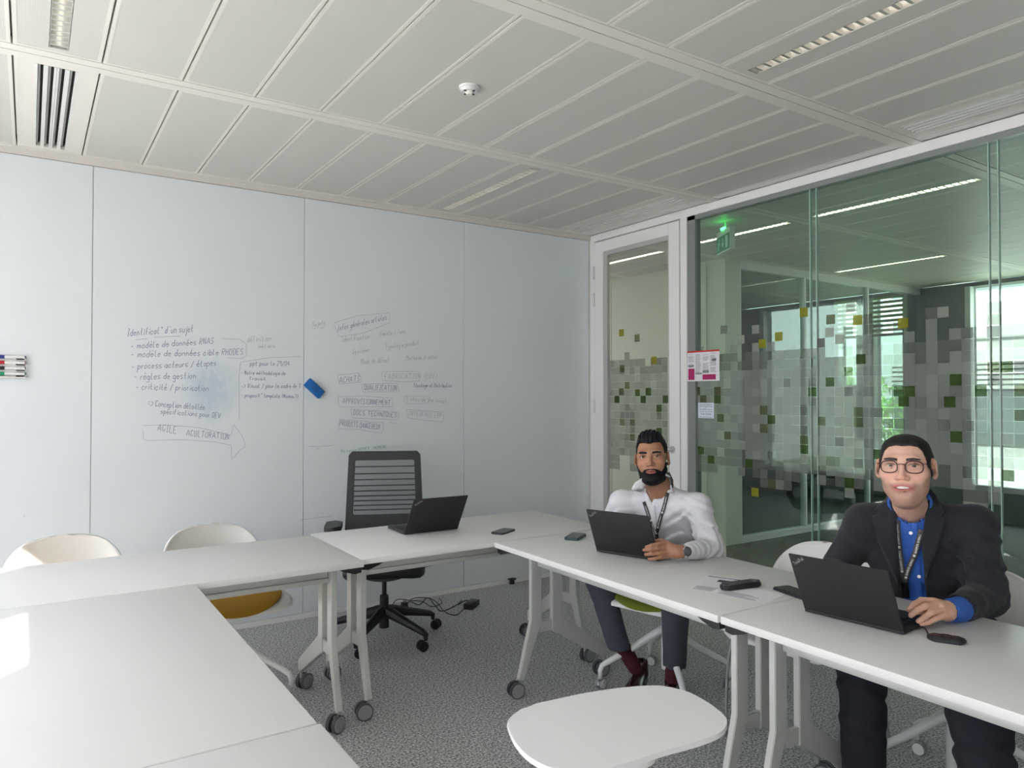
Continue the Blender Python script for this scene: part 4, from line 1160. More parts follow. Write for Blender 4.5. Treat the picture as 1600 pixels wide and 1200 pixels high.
# remote
rc = empty('remote_control', (2.20, 1.79, 0.7418), R(-10), 'black remote control lying on the papers', 'remote control')
b = B(); b.prism(rrect(0.175, 0.048, 0.02), (0, 0, 0), (1, 0, 0), (0, 1, 0), (0, 0, 1), 0.020)
bmesh.ops.bevel(b.bm, geom=[e for e in b.bm.edges if abs(e.verts[0].co.z - e.verts[1].co.z) < 1e-5], offset=0.005, segments=3, affect='EDGES'); b.build('body', M['black_plastic'], rc, auto=40)
me_k = None
for r_ in range(12):
    for k in range(3):
        if me_k is None:
            q = B().box(-0.004, 0.004, -0.004, 0.004, 0, 0.0022, bev=0.001, seg=1); ob = q.build('button', mat('remote_button', (0.10, 0.10, 0.10), 0.5), rc); me_k = ob.data
        else: ob = link_mesh('button', me_k, None, rc)
        ob.location = (-0.065 + r_ * 0.0118, -0.013 + k * 0.013, 0.0195)
B().box(0.058, 0.070, -0.016, 0.016, 0.0195, 0.0203).build('label_plate', M['ink_light'], rc)
# wireless presentation puck with cable
pk = empty('presentation_button', (2.215, 1.072, 0.7402), R(-62), 'black hexagonal puck on a short cable beside the right laptop', 'dongle')
b = B(); b.prism([(0.045 * math.cos(R(a)) * 1.15, 0.030 * math.sin(R(a))) for a in (0, 50, 130, 180, 230, 310)], (0, 0, 0), (1, 0, 0), (0, 1, 0), (0, 0, 1), 0.016)
bmesh.ops.bevel(b.bm, geom=list(b.bm.edges), offset=0.004, segments=2, affect='EDGES'); b.build('body', M['black_plastic'], pk, auto=40)
b = B(); b.tube([(0.017 * math.cos(R(a)), 0.017 * math.sin(R(a)), 0.0165) for a in range(0, 361, 20)], 0.0012, n=6); b.build('ring', M['glasses'], pk)
pa = Vector(on_plane(1430, 982, 2, 0.745)); pb = Vector(on_plane(1458, 996, 2, 0.748))
inv_ = Matrix.Rotation(R(62), 3, 'Z')
loc = lambda p: inv_ @ (Vector(p) - Vector((2.215, 1.072, 0.7402)))
b = B(); b.tube([loc(p) for p in catmull3([tuple(pa), tuple(pa + Vector((0.012, -0.02, 0.006))), tuple(pb + Vector((0.0, 0.012, 0.004))), tuple(pb)])], 0.0024, n=8); b.build('cable', M['black_plastic'], pk, smooth=True)

# floor: laptop charger, plugs and small black stopper
ad = empty('power_adapter', (2.545, 4.345, 0), R(38), 'black power adapter with tangled cable on the carpet by the whiteboard', 'charger')
B().box(-0.07, 0.07, -0.033, 0.033, 0.001, 0.040, bev=0.005).build('adapter_body', M['black_plastic'], ad, auto=40)
fl = lambda px, py, z=0.006: tuple(np.array(on_plane(px, py, 2, z)))
def world_tube(root, pts, r, name, mt):
    mi = Matrix.Rotation(-root.rotation_euler.z, 3, 'Z')
    b = B(); b.tube([mi @ (Vector(p) - root.location) for p in catmull3(pts)], r, n=6); return b.build(name, M[mt], root, smooth=True)
world_tube(ad, [fl(735, 941, .015), fl(728, 938, .05), fl(716, 945, .02), fl(722, 938, .03), fl(712, 946), fl(690, 955), fl(680, 946, .03), fl(668, 934, .06), fl(655, 945, .02), fl(640, 940, .03), fl(632, 948)], 0.0035, 'cable', 'black_plastic')
world_tube(ad, [fl(724, 952, .01), fl(712, 961), fl(695, 956), fl(685, 944, .03), fl(672, 935, .05), fl(650, 934, .04), fl(640, 938)], 0.003, 'cable', 'black_plastic')
world_tube(ad, [fl(610, 952), fl(620, 937, .05), fl(640, 938, .02), fl(660, 940, .02), fl(675, 948), fl(690, 942, .01), fl(686, 935)], 0.003, 'cable', 'black_plastic')
b = B().box(-0.02, 0.02, -0.02, 0.02, 0, 0.04, bev=0.006); b.cyl((-0.006, 0.0, 0.04), (-0.006, 0, 0.06), 0.0025, n=8); b.cyl((0.008, 0, 0.04), (0.008, 0, 0.06), 0.0025, n=8)
pg = b.build('plug', M['black_plastic'], None, loc=tuple(Vector(fl(632, 950, 0.001)))); pg['label'] = 'black mains plug with pins up on the carpet behind the office chair'; pg['category'] = 'plug'
b = B().cyl((0, 0, 0), (0, 0, 0.03), 0.022, 0.018, n=20); b.box(-0.03, 0.03, -0.02, 0.02, 0.030, 0.042, bev=0.005)
fs_ = b.build('floor_stopper', M['black_plastic'], None, auto=35, loc=tuple(Vector(fl(800, 912, 0.0)))); tag(fs_, 'small black knob standing on the carpet at the foot of the whiteboard', 'stopper')

# notice lettering on the glass
def glass_text(root, text, y0, y1, z, h, w=0.0016, seed=3, mt='print_dark'):
    global NRM
    NRM = Vector((-1, 0, 0)); ls, W_ = strokes(text, 0.0, seed)
    ribbon_mesh(ls, w, lambda x, y: (-0.0016, y0 + (y1 - y0) * x / W_, z + y * h / 6)).build('lettering', M[mt], root)
for (t_, a, c, z) in [('EN CAS DE PROBLEME', -0.012, -0.130, -0.016), ('MERCI DE CONTACTER', -0.012, -0.130, -0.028), ('LE', -0.062, -0.078, -0.038), ('HELPDESK SALLE', -0.012, -0.130, -0.050), ('du lundi au vendredi', -0.015, -0.130, -0.064), ('01 80 12 50 00', -0.025, -0.120, -0.084), ('Services du Campus', -0.015, -0.128, -0.102)]:
    glass_text(no_, t_, a, c, z, 0.009 if t_[0] == '0' else 0.006, 0.0018 if t_[0] == '0' else 0.0014)
# ------------------------------------------------------------------ implicit surfaces for the figures
def V3(p): return np.array(p, np.float32)
def s_ell(c, r, A=None):
    c = V3(c); r = V3(r); A = None if A is None else np.array(A, np.float32)
    def f(P):
        q = P - c
        if A is not None: q = q @ A
        k0 = np.sqrt(((q / r) ** 2).sum(1)) + 1e-9; k1 = np.sqrt(((q / (r * r)) ** 2).sum(1)) + 1e-9
        return k0 * (k0 - 1) / k1
    return f
def s_cone(a, b_, r1, r2):
    a = V3(a); b_ = V3(b_); d = b_ - a; L2 = float(d @ d) + 1e-12
    def f(P):
        q = P - a; h = np.clip(q @ d / L2, 0, 1)
        return np.sqrt(((q - h[:, None] * d) ** 2).sum(1)) - (r1 + (r2 - r1) * h)
    return f
def s_box(c, r, rad, A=None):
    c = V3(c); r = V3(r)
    def f(P):
        q = P - c
        if A is not None: q = q @ np.array(A, np.float32)
        q = np.abs(q) - (r - rad)
        return np.sqrt((np.maximum(q, 0) ** 2).sum(1)) + np.minimum(q.max(1), 0) - rad
    return f
def smin(a, b_, k):
    h = np.clip(0.5 + 0.5 * (b_ - a) / k, 0, 1); return b_ + (a - b_) * h - k * h * (1 - h)
def sst(x, a, b_):
    t = np.clip((x - a) / (b_ - a), 0, 1); return t * t * (3 - 2 * t)
class SDF:
    def __init__(s): s.ops = []
    def add(s, f, k=0.02): s.ops.append((0, f, k)); return s
    def cut(s, f, k=0.01): s.ops.append((1, f, k)); return s
    def warp(s, f): s.ops.append((2, f, 0)); return s
    def __call__(s, P):
        P = np.asarray(P, np.float32); d = None
        for m_, f, k in s.ops:
            if m_ == 0: e_ = f(P); d = e_ if d is None else smin(d, e_, k)
            elif m_ == 1: d = -smin(-d, f(P), k)
            else: d = d + f(P)
        return d
def surface(f, lo, hi, h, pad=0.012):
    """surface nets with block culling"""
    lo = np.array(lo, float); hi = np.array(hi, float); BS = 8
    nb = np.ceil((hi - lo) / (h * BS)).astype(int); N = nb * BS + 1
    cx = [lo[a] + h * BS * (np.arange(nb[a]) + 0.5) for a in range(3)]
    C = np.stack(np.meshgrid(*cx, indexing='ij'), -1).reshape(-1, 3)
    dc = f(C); F = np.empty(N, np.float32)
    g = dc.reshape(nb); big = np.where(g > 0, 1.0, -1.0)
    F[:-1, :-1, :-1] = np.repeat(np.repeat(np.repeat(big, BS, 0), BS, 1), BS, 2)
    F[-1] = 1; F[:, -1] = 1; F[:, :, -1] = 1
    act = np.argwhere(np.abs(g) < h * BS * 0.87 * 1.25 + pad)
    r_ = np.arange(BS + 1)
    O = np.stack(np.meshgrid(r_, r_, r_, indexing='ij'), -1).reshape(-1, 3)
    for s0 in range(0, len(act), 400):
        A = act[s0:s0 + 400]
        idx = (A[:, None, :] * BS + O[None]).reshape(-1, 3)
        v = f(lo + idx * h)
        F[idx[:, 0], idx[:, 1], idx[:, 2]] = v
    # close at grid border
    F[0] = 1; F[:, 0] = 1; F[:, :, 0] = 1; F[-1] = 1; F[:, -1] = 1; F[:, :, -1] = 1
    I = F < 0
    cnt = np.zeros(np.array(N) - 1, np.int16)
    for a in (0, 1):
        for b_ in (0, 1):
            for c in (0, 1): cnt += I[a:N[0] - 1 + a, b_:N[1] - 1 + b_, c:N[2] - 1 + c]
    cell = np.argwhere((cnt > 0) & (cnt < 8))
    vid = -np.ones(cnt.shape, np.int32); vid[tuple(cell.T)] = np.arange(len(cell))
    acc = np.zeros((len(cell), 3)); n_ = np.zeros(len(cell))
    cor = [(a, b_, c) for a in (0, 1) for b_ in (0, 1) for c in (0, 1)]
    for a in cor:
        for ax in range(3):
            if a[ax]: continue
            b_ = list(a); b_[ax] = 1
            ia = cell + np.array(a); ib = cell + np.array(b_)
            fa = F[tuple(ia.T)]; fb = F[tuple(ib.T)]; m_ = (fa < 0) != (fb < 0)
            t = np.where(m_, fa / (fa - fb + 1e-12), 0); p = ia.astype(float); p[:, ax] += t
            acc[m_] += p[m_]; n_[m_] += 1
    V = lo + h * acc / n_[:, None]
    quads = []
    for ax in range(3):
        u, v = (ax + 1) % 3, (ax + 2) % 3
        sl0 = [slice(1, -1)] * 3; sl1 = [slice(1, -1)] * 3; sl0[ax] = slice(0, -1); sl1[ax] = slice(1, None)
        a = I[tuple(sl0)]; b_ = I[tuple(sl1)]
        for flip, m_ in ((False, a & ~b_), (True, ~a & b_)):
            e_ = np.argwhere(m_)
            if len(e_) == 0: continue
            e_ = e_ + 1; e_[:, ax] -= 1
            q = []
            for du, dv in ((-1, -1), (0, -1), (0, 0), (-1, 0)):
                w = e_.copy(); w[:, u] += du; w[:, v] += dv; q.append(vid[tuple(w.T)])
            q = np.stack(q, 1); q = q if not flip else q[:, ::-1]
            quads.append(q)
    Q = np.concatenate(quads); Q = Q[(Q >= 0).all(1)]
    return V.astype(np.float32), Q
def to_obj(name, parts, mt, parent, tints=None):
    Vs = []; Qs = []; n0 = 0
    for V, Q in parts: Vs.append(V); Qs.append(Q + n0); n0 += len(V)
    V = np.concatenate(Vs); Q = np.concatenate(Qs)
    me = bpy.data.meshes.new(name)
    me.vertices.add(len(V)); me.vertices.foreach_set('co', V.ravel())
    me.loops.add(len(Q) * 4); me.loops.foreach_set('vertex_index', Q.ravel().astype(np.int32))
    me.polygons.add(len(Q)); me.polygons.foreach_set('loop_start', np.arange(0, len(Q) * 4, 4, dtype=np.int32)); me.polygons.foreach_set('loop_total', np.full(len(Q), 4, np.int32))
    me.update(); me.validate()
    if tints is not None:
        T_ = np.concatenate(tints); ca_ = me.color_attributes.new('tint', 'FLOAT_COLOR', 'POINT')
        ca_.data.foreach_set('color', np.concatenate([T_, np.ones((len(T_), 1))], 1).astype(np.float32).ravel())
    return link_mesh(name, me, mt, parent, True)

def ray_hit(f, px, py, d0=1.8, d1=4.2):
    r = ray(px, py); d = d0
    for _ in range(70):
        p = _O + r * d; s_ = float(f(p[None])[0])
        if s_ < 0.0004: break
        d += max(0.0008, s_ * 0.8)
        if d > d1: return None
    return d
def on_cloth(f, px, py, off=0.004, fallback=None):
    d = ray_hit(f, px, py)
    if d is None: d = fallback if fallback else 3.0
    return wp(px, py, d - off)
def patch(name, f, poly, off, mt, parent, thick=0.0025, sub=3, fb=None):
    bm = bmesh.new(); vs = [bm.verts.new((p[0], p[1], 0)) for p in poly]
    fc = bm.faces.new(vs); bmesh.ops.triangulate(bm, faces=[fc])
    for _ in range(sub): bmesh.ops.subdivide_edges(bm, edges=[e for e in bm.edges if e.calc_length() > 3], cuts=1, use_grid_fill=True)
    bmesh.ops.triangulate(bm, faces=bm.faces)
    for v in bm.verts: v.co = Vector(on_cloth(f, v.co.x, v.co.y, off, fb))
    bmesh.ops.recalc_face_normals(bm, faces=bm.faces)
    me = bpy.data.meshes.new(name); bm.to_mesh(me); bm.free()
    o = link_mesh(name, me, M[mt], parent, True)
    m_ = o.modifiers.new('solid', 'SOLIDIFY'); m_.thickness = thick; m_.offset = 0
    return o
def strap(name, f, path, width, off, mt, parent, n=8, fb=None, text=None, tmt=None):
    """ribbon lying on surface f along photo path"""
    pp = []
    for a, b_ in zip(path[:-1], path[1:]):
        for k in range(n): t = k / n; pp.append((a[0] + (b_[0] - a[0]) * t, a[1] + (b_[1] - a[1]) * t))
    pp.append(path[-1]); P3 = [np.array(on_cloth(f, x, y, off, fb)) for x, y in pp]
    P3 = [P3[0]] + [(P3[i - 1] + P3[i] * 2 + P3[i + 1]) / 4 for i in range(1, len(P3) - 1)] + [P3[-1]]
    L, Rr, C, S_ = [], [], [], []
    for i, p in enumerate(P3):
        t = P3[min(i + 1, len(P3) - 1)] - P3[max(i - 1, 0)]; v = _O - p; s_ = np.cross(t, v); s_ /= np.linalg.norm(s_)
        L.append(p + s_ * width / 2); Rr.append(p - s_ * width / 2); S_.append(s_)
    b = B().quadstrip([Vector(p) for p in L], [Vector(p) for p in Rr])
    o = b.build(name, M[mt], parent, smooth=True); m_ = o.modifiers.new('solid', 'SOLIDIFY'); m_.thickness = 0.0016; m_.offset = 0
    if text:
        seg = [0.0]
        for a, c in zip(P3[:-1], P3[1:]): seg.append(seg[-1] + float(np.linalg.norm(c - a)))
        tot = seg[-1]; global NRM
        s0 = 0.02; h_ = width * 0.36
        allb = B()
        while s0 < tot - 0.07:
            ls, W_ = strokes(text, 0.0); k_ = h_ / 6 * 0.95
            if s0 + W_ * k_ > tot - 0.01: break
            for ln in ls:
                pts = []
                for (x, y) in ln:
                    s_ = s0 + x * k_; i = min(len(seg) - 2, max(0, int(np.searchsorted(seg, s_)) - 1)); t = (s_ - seg[i]) / max(1e-6, seg[i + 1] - seg[i])
                    c = P3[i] * (1 - t) + P3[i + 1] * t; sd = S_[i] * (1 - t) + S_[i + 1] * t
                    vv = _O - c; vv /= np.linalg.norm(vv)
                    pts.append(Vector(c + sd * ((y - 3) * k_) * 1.0 + vv * 0.0016))
                A_, B__ = [], []
                for i, p in enumerate(pts):
                    t = pts[min(i + 1, len(pts) - 1)] - pts[max(i - 1, 0)]; sv = t.cross(Vector(_O) - p)
                    sv = sv.normalized() * 0.0005 if sv.length > 1e-9 else Vector((0, 0, .0005)); A_.append(p + sv); B__.append(p - sv)
                allb.quadstrip(A_, B__)
            s0 += W_ * k_ + 0.008
            if s0 < tot - 0.012:      # small white tab logo
                i = min(len(seg) - 2, max(0, int(np.searchsorted(seg, s0 + 0.005)) - 1)); c = P3[i]; t = P3[i + 1] - P3[i]; t /= np.linalg.norm(t); vv = _O - c; vv /= np.linalg.norm(vv)
                u_ = Vector(t) * 0.005; w_ = Vector(S_[i]) * 0.004; c = Vector(c + vv * 0.0016)
                allb.quadstrip([c - u_ - w_, c + u_ - w_], [c - u_ + w_, c + u_ + w_])
            s0 += 0.018
        allb.build('lanyard_print', M[tmt], o)
    return o

def head_frame(px, py, d, scale, dyaw=0.0, dpitch=0.0, droll=0.0):
    c = wp(px, py, d); f = _O - c; f /= np.linalg.norm(f)
    up = np.array([0, 0, 1.0]); x = np.cross(f, up); x /= np.linalg.norm(x); z = np.cross(x, f)
    A = Matrix((x, f, z)).transposed()          # columns x (person's right), y forward, z up
    A = A @ Matrix.Rotation(dyaw, 3, 'Z') @ Matrix.Rotation(dpitch, 3, 'X') @ Matrix.Rotation(droll, 3, 'Y')
    return c, np.array(A), scale
def head_sdf(smile=0.0, wide=1.0, low=0.0):
    S = SDF()
    S.add(s_ell((0, -0.012, 0.038 - low * 0.6), (0.0735 * wide, 0.094, 0.083 - low * 0.5)))
    S.add(s_ell((0, 0.022, -0.020), (0.0615 * wide, 0.068, 0.078)), 0.03)
    S.add(s_ell((0, 0.030, -0.066), (0.042 * wide, 0.050, 0.035)), 0.03)
    S.add(s_ell((0, 0.067, -0.089), (0.021 * wide, 0.016, 0.015)), 0.028)
    for s_ in (-1, 1):
        S.add(s_ell((s_ * 0.040 * wide, 0.010, -0.055), (0.018, 0.032, 0.026)), 0.03)
        S.add(s_ell((s_ * 0.040 * wide, 0.058, -0.022 + 0.003 * smile), (0.021 + 0.003 * smile, 0.020, 0.018)), 0.028)
        S.add(s_ell((s_ * 0.030, 0.083, 0.029), (0.022, 0.010, 0.008)), 0.018)
        S.cut(s_ell((s_ * 0.0315, 0.103, 0.008), (0.019, 0.017, 0.0115)), 0.012)
        # lids round the eye
        for dz, r_, yy in ((0.0068, 0.0032, 0.0866), (-0.0062, 0.0024, 0.0850)):
            a = (s_ * 0.0165, yy - 0.004, 0.0065); m_ = (s_ * 0.0315, yy + 0.0022, 0.008 + dz); c = (s_ * 0.0475, yy - 0.008, 0.009)
            S.add(s_cone(a, m_, r_, r_), 0.003); S.add(s_cone(m_, c, r_, r_), 0.003)
    S.add(s_cone((0, 0.086, 0.020), (0, 0.103, -0.020), 0.0065, 0.0085), 0.012)
    S.add(s_ell((0, 0.105, -0.027), (0.0105, 0.011, 0.0088)), 0.008)
    for s_ in (-1, 1):
        S.add(s_ell((s_ * 0.0135, 0.094, -0.030), (0.0075, 0.0095, 0.0068)), 0.006)
        S.cut(s_ell((s_ * 0.0065, 0.103, -0.0375), (0.0030, 0.004, 0.0025)), 0.002)
    S.add(s_ell((0, 0.080, -0.050), (0.030, 0.012, 0.015)), 0.012)
    w = 0.0235 + 0.007 * smile
    zc = -0.0605
    # lips as arcs; a smile lifts and widens the corners
    for s_ in (-1, 1):
        S.add(s_cone((0, 0.0935, zc + 0.0045), (s_ * w, 0.082 - 0.006 * smile, zc + 0.0015 + 0.005 * smile), 0.0042, 0.0016), 0.004)
        S.add(s_cone((0, 0.0920, zc - 0.0052 - 0.003 * smile), (s_ * w * 0.95, 0.081 - 0.006 * smile, zc - 0.0005 + 0.005 * smile), 0.0054, 0.0016), 0.004)
    if smile:
        S.cut(s_ell((0, 0.098, zc + 0.0005), (0.0215, 0.020, 0.0046)), 0.002)
        for s_ in (-1, 1): S.cut(s_cone((0, 0.098, zc + 0.0008), (s_ * 0.0255, 0.090, zc + 0.0045), 0.0040, 0.0012), 0.002)
    else:
        S.cut(s_ell((0, 0.100, zc + 0.0002), (0.021, 0.012, 0.0014)), 0.0015)
    S.cut(s_ell((0, 0.089, zc - 0.0165 - 0.003 * smile), (0.020, 0.006, 0.004)), 0.008)
    for s_ in (-1, 1):
        A = np.array(Matrix.Rotation(s_ * R(-22), 3, 'Z') @ Matrix.Rotation(R(12), 3, 'X'))
        S.add(s_ell((s_ * 0.0790 * wide, -0.012, 0.000), (0.0055, 0.018, 0.031), A), 0.006)
        S.cut(s_ell((s_ * 0.0860 * wide, -0.006, 0.002), (0.0042, 0.010, 0.019), A), 0.004)
        S.add(s_ell((s_ * 0.0765 * wide, -0.004, -0.026), (0.0055, 0.007, 0.008)), 0.005)
    return S
def tolocal(c, A, s): return lambda P: ((np.asarray(P, np.float64) - c) @ A / s).astype(np.float32)
def make_eye(parent, c, A, s, sx_, iris):
    loc = np.array([sx_ * 0.0315, 0.0762, 0.0080]); o_ = c + A @ (loc * s)
    b = B().sph((0, 0, 0), 0.0118 * s, n=28)
    gz = (_O - o_); gz /= np.linalg.norm(gz)
    me = bpy.data.meshes.new('eye'); b.bm.to_mesh(me); b.bm.free()
    q = Vector(gz).to_track_quat('Z', 'Y')
    me.transform(q.to_matrix().to_4x4())
    Vv = np.array([v.co[:] for v in me.vertices]); cs = (Vv @ gz) / (0.0118 * s)
    ang_ = np.degrees(np.arccos(np.clip(cs, -1, 1)))
    # uv sphere rings every ~12.8 degrees: pupil 1 ring, iris 2 rings
    tint = np.where(ang_[:, None] < 14, (0.004, 0.003, 0.003), np.where(ang_[:, None] < 36, iris, (0.60, 0.56, 0.52)))
    ca_ = me.color_attributes.new('tint', 'FLOAT_COLOR', 'POINT'); ca_.data.foreach_set('color', np.concatenate([tint, np.ones((len(tint), 1))], 1).astype(np.float32).ravel())
    return link_mesh('eye', me, M['eye'], parent, True, loc=tuple(o_))
def grid_bounds(c, r): return [c[i] - r[i] for i in range(3)], [c[i] + r[i] for i in range(3)]
def hair_piece(name, hs, tf, fr, mt, parent, h=0.0026, lo=(-0.105, -0.135, -0.15), hi=(0.105, 0.125, 0.155)):
    c, A, s = fr
    V, Q = surface(lambda P: hs(P) - tf(np.asarray(P)), lo, hi, h, pad=0.03)
    Vw = (c + (V.astype(float) * s) @ A.T).astype(np.float32)
    return to_obj(name, [(Vw, Q)], M[mt], parent)
def fingers(chains, palm, wristr=0.024):
    S = SDF(); first_ = True
    for ch in palm:
        S.add(s_cone(wp(*ch[0]), wp(*ch[1]), ch[2], ch[3]), 0.014)
    for ch in chains:
        pts = [wp(*p) for p in ch[0]]; rs = ch[1]
        for i in range(len(pts) - 1): S.add(s_cone(pts[i], pts[i + 1], rs[i], rs[i + 1]), 0.0035)
    return S, None
def hand_world(wrist, d, n_, side, spread=0.085, curl=0.35):
    """generic relaxed hand: d pointing direction, n_ back-of-hand normal, side = direction of the thumb"""
    d = np.array(d, float); d /= np.linalg.norm(d); n_ = np.array(n_, float); n_ -= d * (n_ @ d); n_ /= np.linalg.norm(n_)
    sd = np.array(side, float); sd -= d * (sd @ d) + n_ * (sd @ n_); sd /= np.linalg.norm(sd)
    w = np.array(wrist, float); S = SDF()
    S.add(s_cone(w - d * 0.05, w + d * 0.01, 0.026, 0.024)); kn = []
    for k, (o_, L) in enumerate(((0.028, 0.072), (0.009, 0.080), (-0.010, 0.074), (-0.028, 0.058))):
        kk = w + d * 0.085 + sd * o_ - n_ * 0.002 * abs(k - 1); S.add(s_cone(w + sd * o_ * 0.5 + d * 0.015, kk, 0.017, 0.0115), 0.014)
        a = kk; ang_ = 0.1
        for q, fr in enumerate((0.45, 0.30, 0.25)):
            ang_ += curl * (0.6 + 0.35 * q); dd = d * math.cos(ang_) - n_ * math.sin(ang_) + sd * o_ * 2
            dd /= np.linalg.norm(dd); b2 = a + dd * L * fr; S.add(s_cone(a, b2, 0.0092 - 0.0009 * q, 0.0083 - 0.0009 * q), 0.0035); a = b2
    t0 = w + d * 0.02 + sd * 0.022 - n_ * 0.008; t1 = t0 + d * 0.03 + sd * 0.030 - n_ * 0.006; t2 = t1 + d * 0.033 + sd * 0.008 - n_ * 0.006
    S.add(s_cone(t0, t1, 0.0155, 0.011), 0.012); S.add(s_cone(t1, t2, 0.0105, 0.0088), 0.003)
    return S
def folds(c, amp, fx, fy, fz, ph=0.0, rad=0.1):
    c = V3(c)
    def f(P):
        q = P - c; w = np.exp(-(q ** 2).sum(1) / (2 * rad * rad))
        t = fx * q[:, 0] + fy * q[:, 1] + fz * q[:, 2]
        return amp * w * np.sin(t + ph + 1.3 * np.sin(t * 0.43 + 25 * q[:, 2]))
    return f
def torso_axes(fwd, up):
    up = np.array(up, float); up /= np.linalg.norm(up); f = np.array(fwd, float); f -= up * (f @ up); f /= np.linalg.norm(f)
    x = np.cross(f, up); return np.stack([x, f, up], 1)
def shoe(parent, heel, toe, mt='shoe', h=0.003):
    heel = np.array(heel, float); toe = np.array(toe, float); d = toe - heel; d[2] = 0; L = np.linalg.norm(d); d /= L; s_ = np.array([-d[1], d[0], 0])
    A = np.stack([s_, d, [0, 0, 1]], 1); z0 = min(heel[2], toe[2])
    S = SDF(); S.add(s_ell((0, 0.035, 0.050), (0.034, 0.045, 0.040))); S.add(s_ell((0, 0.12, 0.035), (0.037, 0.09, 0.032)), 0.02)
    S.add(s_ell((0.002, L - 0.055, 0.027), (0.043, 0.062, 0.026)), 0.02); S.add(s_cone((0, 0.035, 0.05), (0, 0.035, 0.105), 0.036, 0.038), 0.02)
    S.cut(s_box((0, 0.1, -0.045), (0.2, 0.4, 0.05), 0.002), 0.003); S.cut(s_ell((0, 0.035, 0.125), (0.034, 0.036, 0.035)), 0.004)
    V, Q = surface(S, (-0.07, -0.03, -0.0), (0.07, L + 0.03, 0.13), h)
    base = heel.copy(); base[2] = z0
    o = to_obj('shoe', [((base + V @ A.T).astype(np.float32), Q)], M[mt], parent)
    S2 = SDF(); S2.add(s_box((0, 0.03, 0.006), (0.032, 0.042, 0.010), 0.006)); S2.add(s_ell((0, L - 0.07, 0.002), (0.045, 0.08, 0.006)), 0.005); S2.add(s_box((0, L * 0.5, 0.005), (0.022, 0.09, 0.004), 0.003), 0.01)
    V, Q = surface(S2, (-0.07, -0.03, -0.012), (0.07, L + 0.03, 0.03), 0.003)
    to_obj('sole', [((base + V @ A.T).astype(np.float32), Q)], M['black_plastic'], o)
    return o

# ================================================================== man in the white shirt
man1 = empty('person', (2.70, 2.55, 0), label='person with black quiff and full beard in a white shirt, holding a laptop', cat='person')
def P0(o, root):      # meshes are built in world space; keep them there under the person's root
    o.matrix_parent_inverse = Matrix.Translation(-root.location)
fr1 = head_frame(1015.5, 714.0, 3.30, 1.0, dyaw=R(-6), dpitch=R(2), droll=R(4))
c1, A1, s1 = fr1
c1 = c1 - A1 @ np.array([0, 0.085, 0.006]); fr1 = (c1, A1, s1)
hs1 = head_sdf(0.0, 0.95)
L1f = tolocal(*fr1)
neck0 = c1 + A1 @ np.array([0, -0.020, -0.075]); nb1 = np.array([2.500, 2.483, 0.967])
Rs1 = wp(972, 785, 3.50); Ls1 = wp(1090, 792, 3.34)
Re1 = np.array([2.44, 2.80, 0.79]); Rw1 = np.array([2.37, 2.56, 0.785])
Le1 = wp(1110, 856, 3.25); Lw1 = wp(1064, 862, 3.075)
Tax1 = torso_axes((-0.88, -0.47, -0.55), (-0.34, -0.07, 0.44))
body1 = SDF(); body1.add(lambda P: hs1(L1f(P)) * s1)
body1.add(s_cone(neck0, nb1 + Tax1[:, 2] * 0.03, 0.054, 0.058), 0.03)
body1.add(s_ell(nb1 - Tax1[:, 2] * 0.075, (0.13, 0.080, 0.095), Tax1), 0.03)
body1.add(s_cone(Rs1 * .5 + nb1 * .5, nb1, 0.025, 0.035), 0.03).add(s_cone(Ls1 * .5 + nb1 * .5, nb1, 0.025, 0.035), 0.03)
lo_ = c1 + np.array([-0.17, -0.17, -0.36]); hi_ = c1 + np.array([0.32, 0.30, 0.16])
Vb, Qb = surface(body1, lo_, hi_, 0.0024)
def skin_tint(Vv, fr, base, lips, stub=0.0, lipw=0.026):
    q = tolocal(*fr)(Vv).astype(float); x, y, z = np.abs(q[:, 0]), q[:, 1], q[:, 2]
    T_ = np.tile(np.array(base), (len(q), 1)).astype(float)
    def mixc(m_, c): T_[:] = T_ * (1 - m_[:, None]) + np.array(c) * m_[:, None]
    front = sst(y, 0.03, 0.07)
    mixc(0.30 * np.exp(-(((x - 0.036) / 0.02) ** 2 + ((z + 0.022) / 0.018) ** 2)) * front, (base[0] * 1.15, base[1] * 0.72, base[2] * 0.68))
    mixc(0.45 * np.exp(-((x / 0.014) ** 2 + ((z + 0.028) / 0.012) ** 2)) * front, (base[0] * 1.1, base[1] * 0.75, base[2] * 0.7))
    mixc(0.45 * np.exp(-(((x - 0.0315) / 0.017) ** 2 + ((z - 0.006) / 0.010) ** 2)) * front, (base[0] * 0.62, base[1] * 0.5, base[2] * 0.48))
    if stub:
        zl = np.interp(x, [0, 0.03, 0.05, 0.065, 0.08], [-0.040, -0.045, -0.045, -0.025, 0.0])
        m_ = sst(-(z - zl), -0.004, 0.010) * sst(z, -0.145, -0.125) * sst(y, -0.03, -0.01)
        m_ *= 0.7 + 0.3 * np.sin(q[:, 0] * 900) * np.sin(q[:, 2] * 870)
        mixc(stub * m_, (base[0] * 0.42, base[1] * 0.40, base[2] * 0.42))
    m_ = np.exp(-((x / lipw) ** 4 + ((z + 0.0605) / 0.0105) ** 4)) * sst(y, 0.070, 0.078)
    mixc(np.clip(m_ * 1.1, 0, 1), lips)
    m_ = np.exp(-(((x - 0.0315) / 0.0165) ** 4 + ((z - (0.0135 - 14 * (x - 0.0315) ** 2)) / 0.0024) ** 2)) * sst(y, 0.06, 0.07); mixc(0.85 * m_, (0.02, 0.012, 0.010))
    # inside of the mouth line, nostrils
    m_ = np.exp(-((x / (lipw * 0.85)) ** 4 + ((z + 0.0605) / 0.0022) ** 2)) * sst(y, 0.07, 0.078); mixc(m_ * 0.75, (0.06, 0.015, 0.012))
    # lash line
    return np.clip(T_, 0, 1)
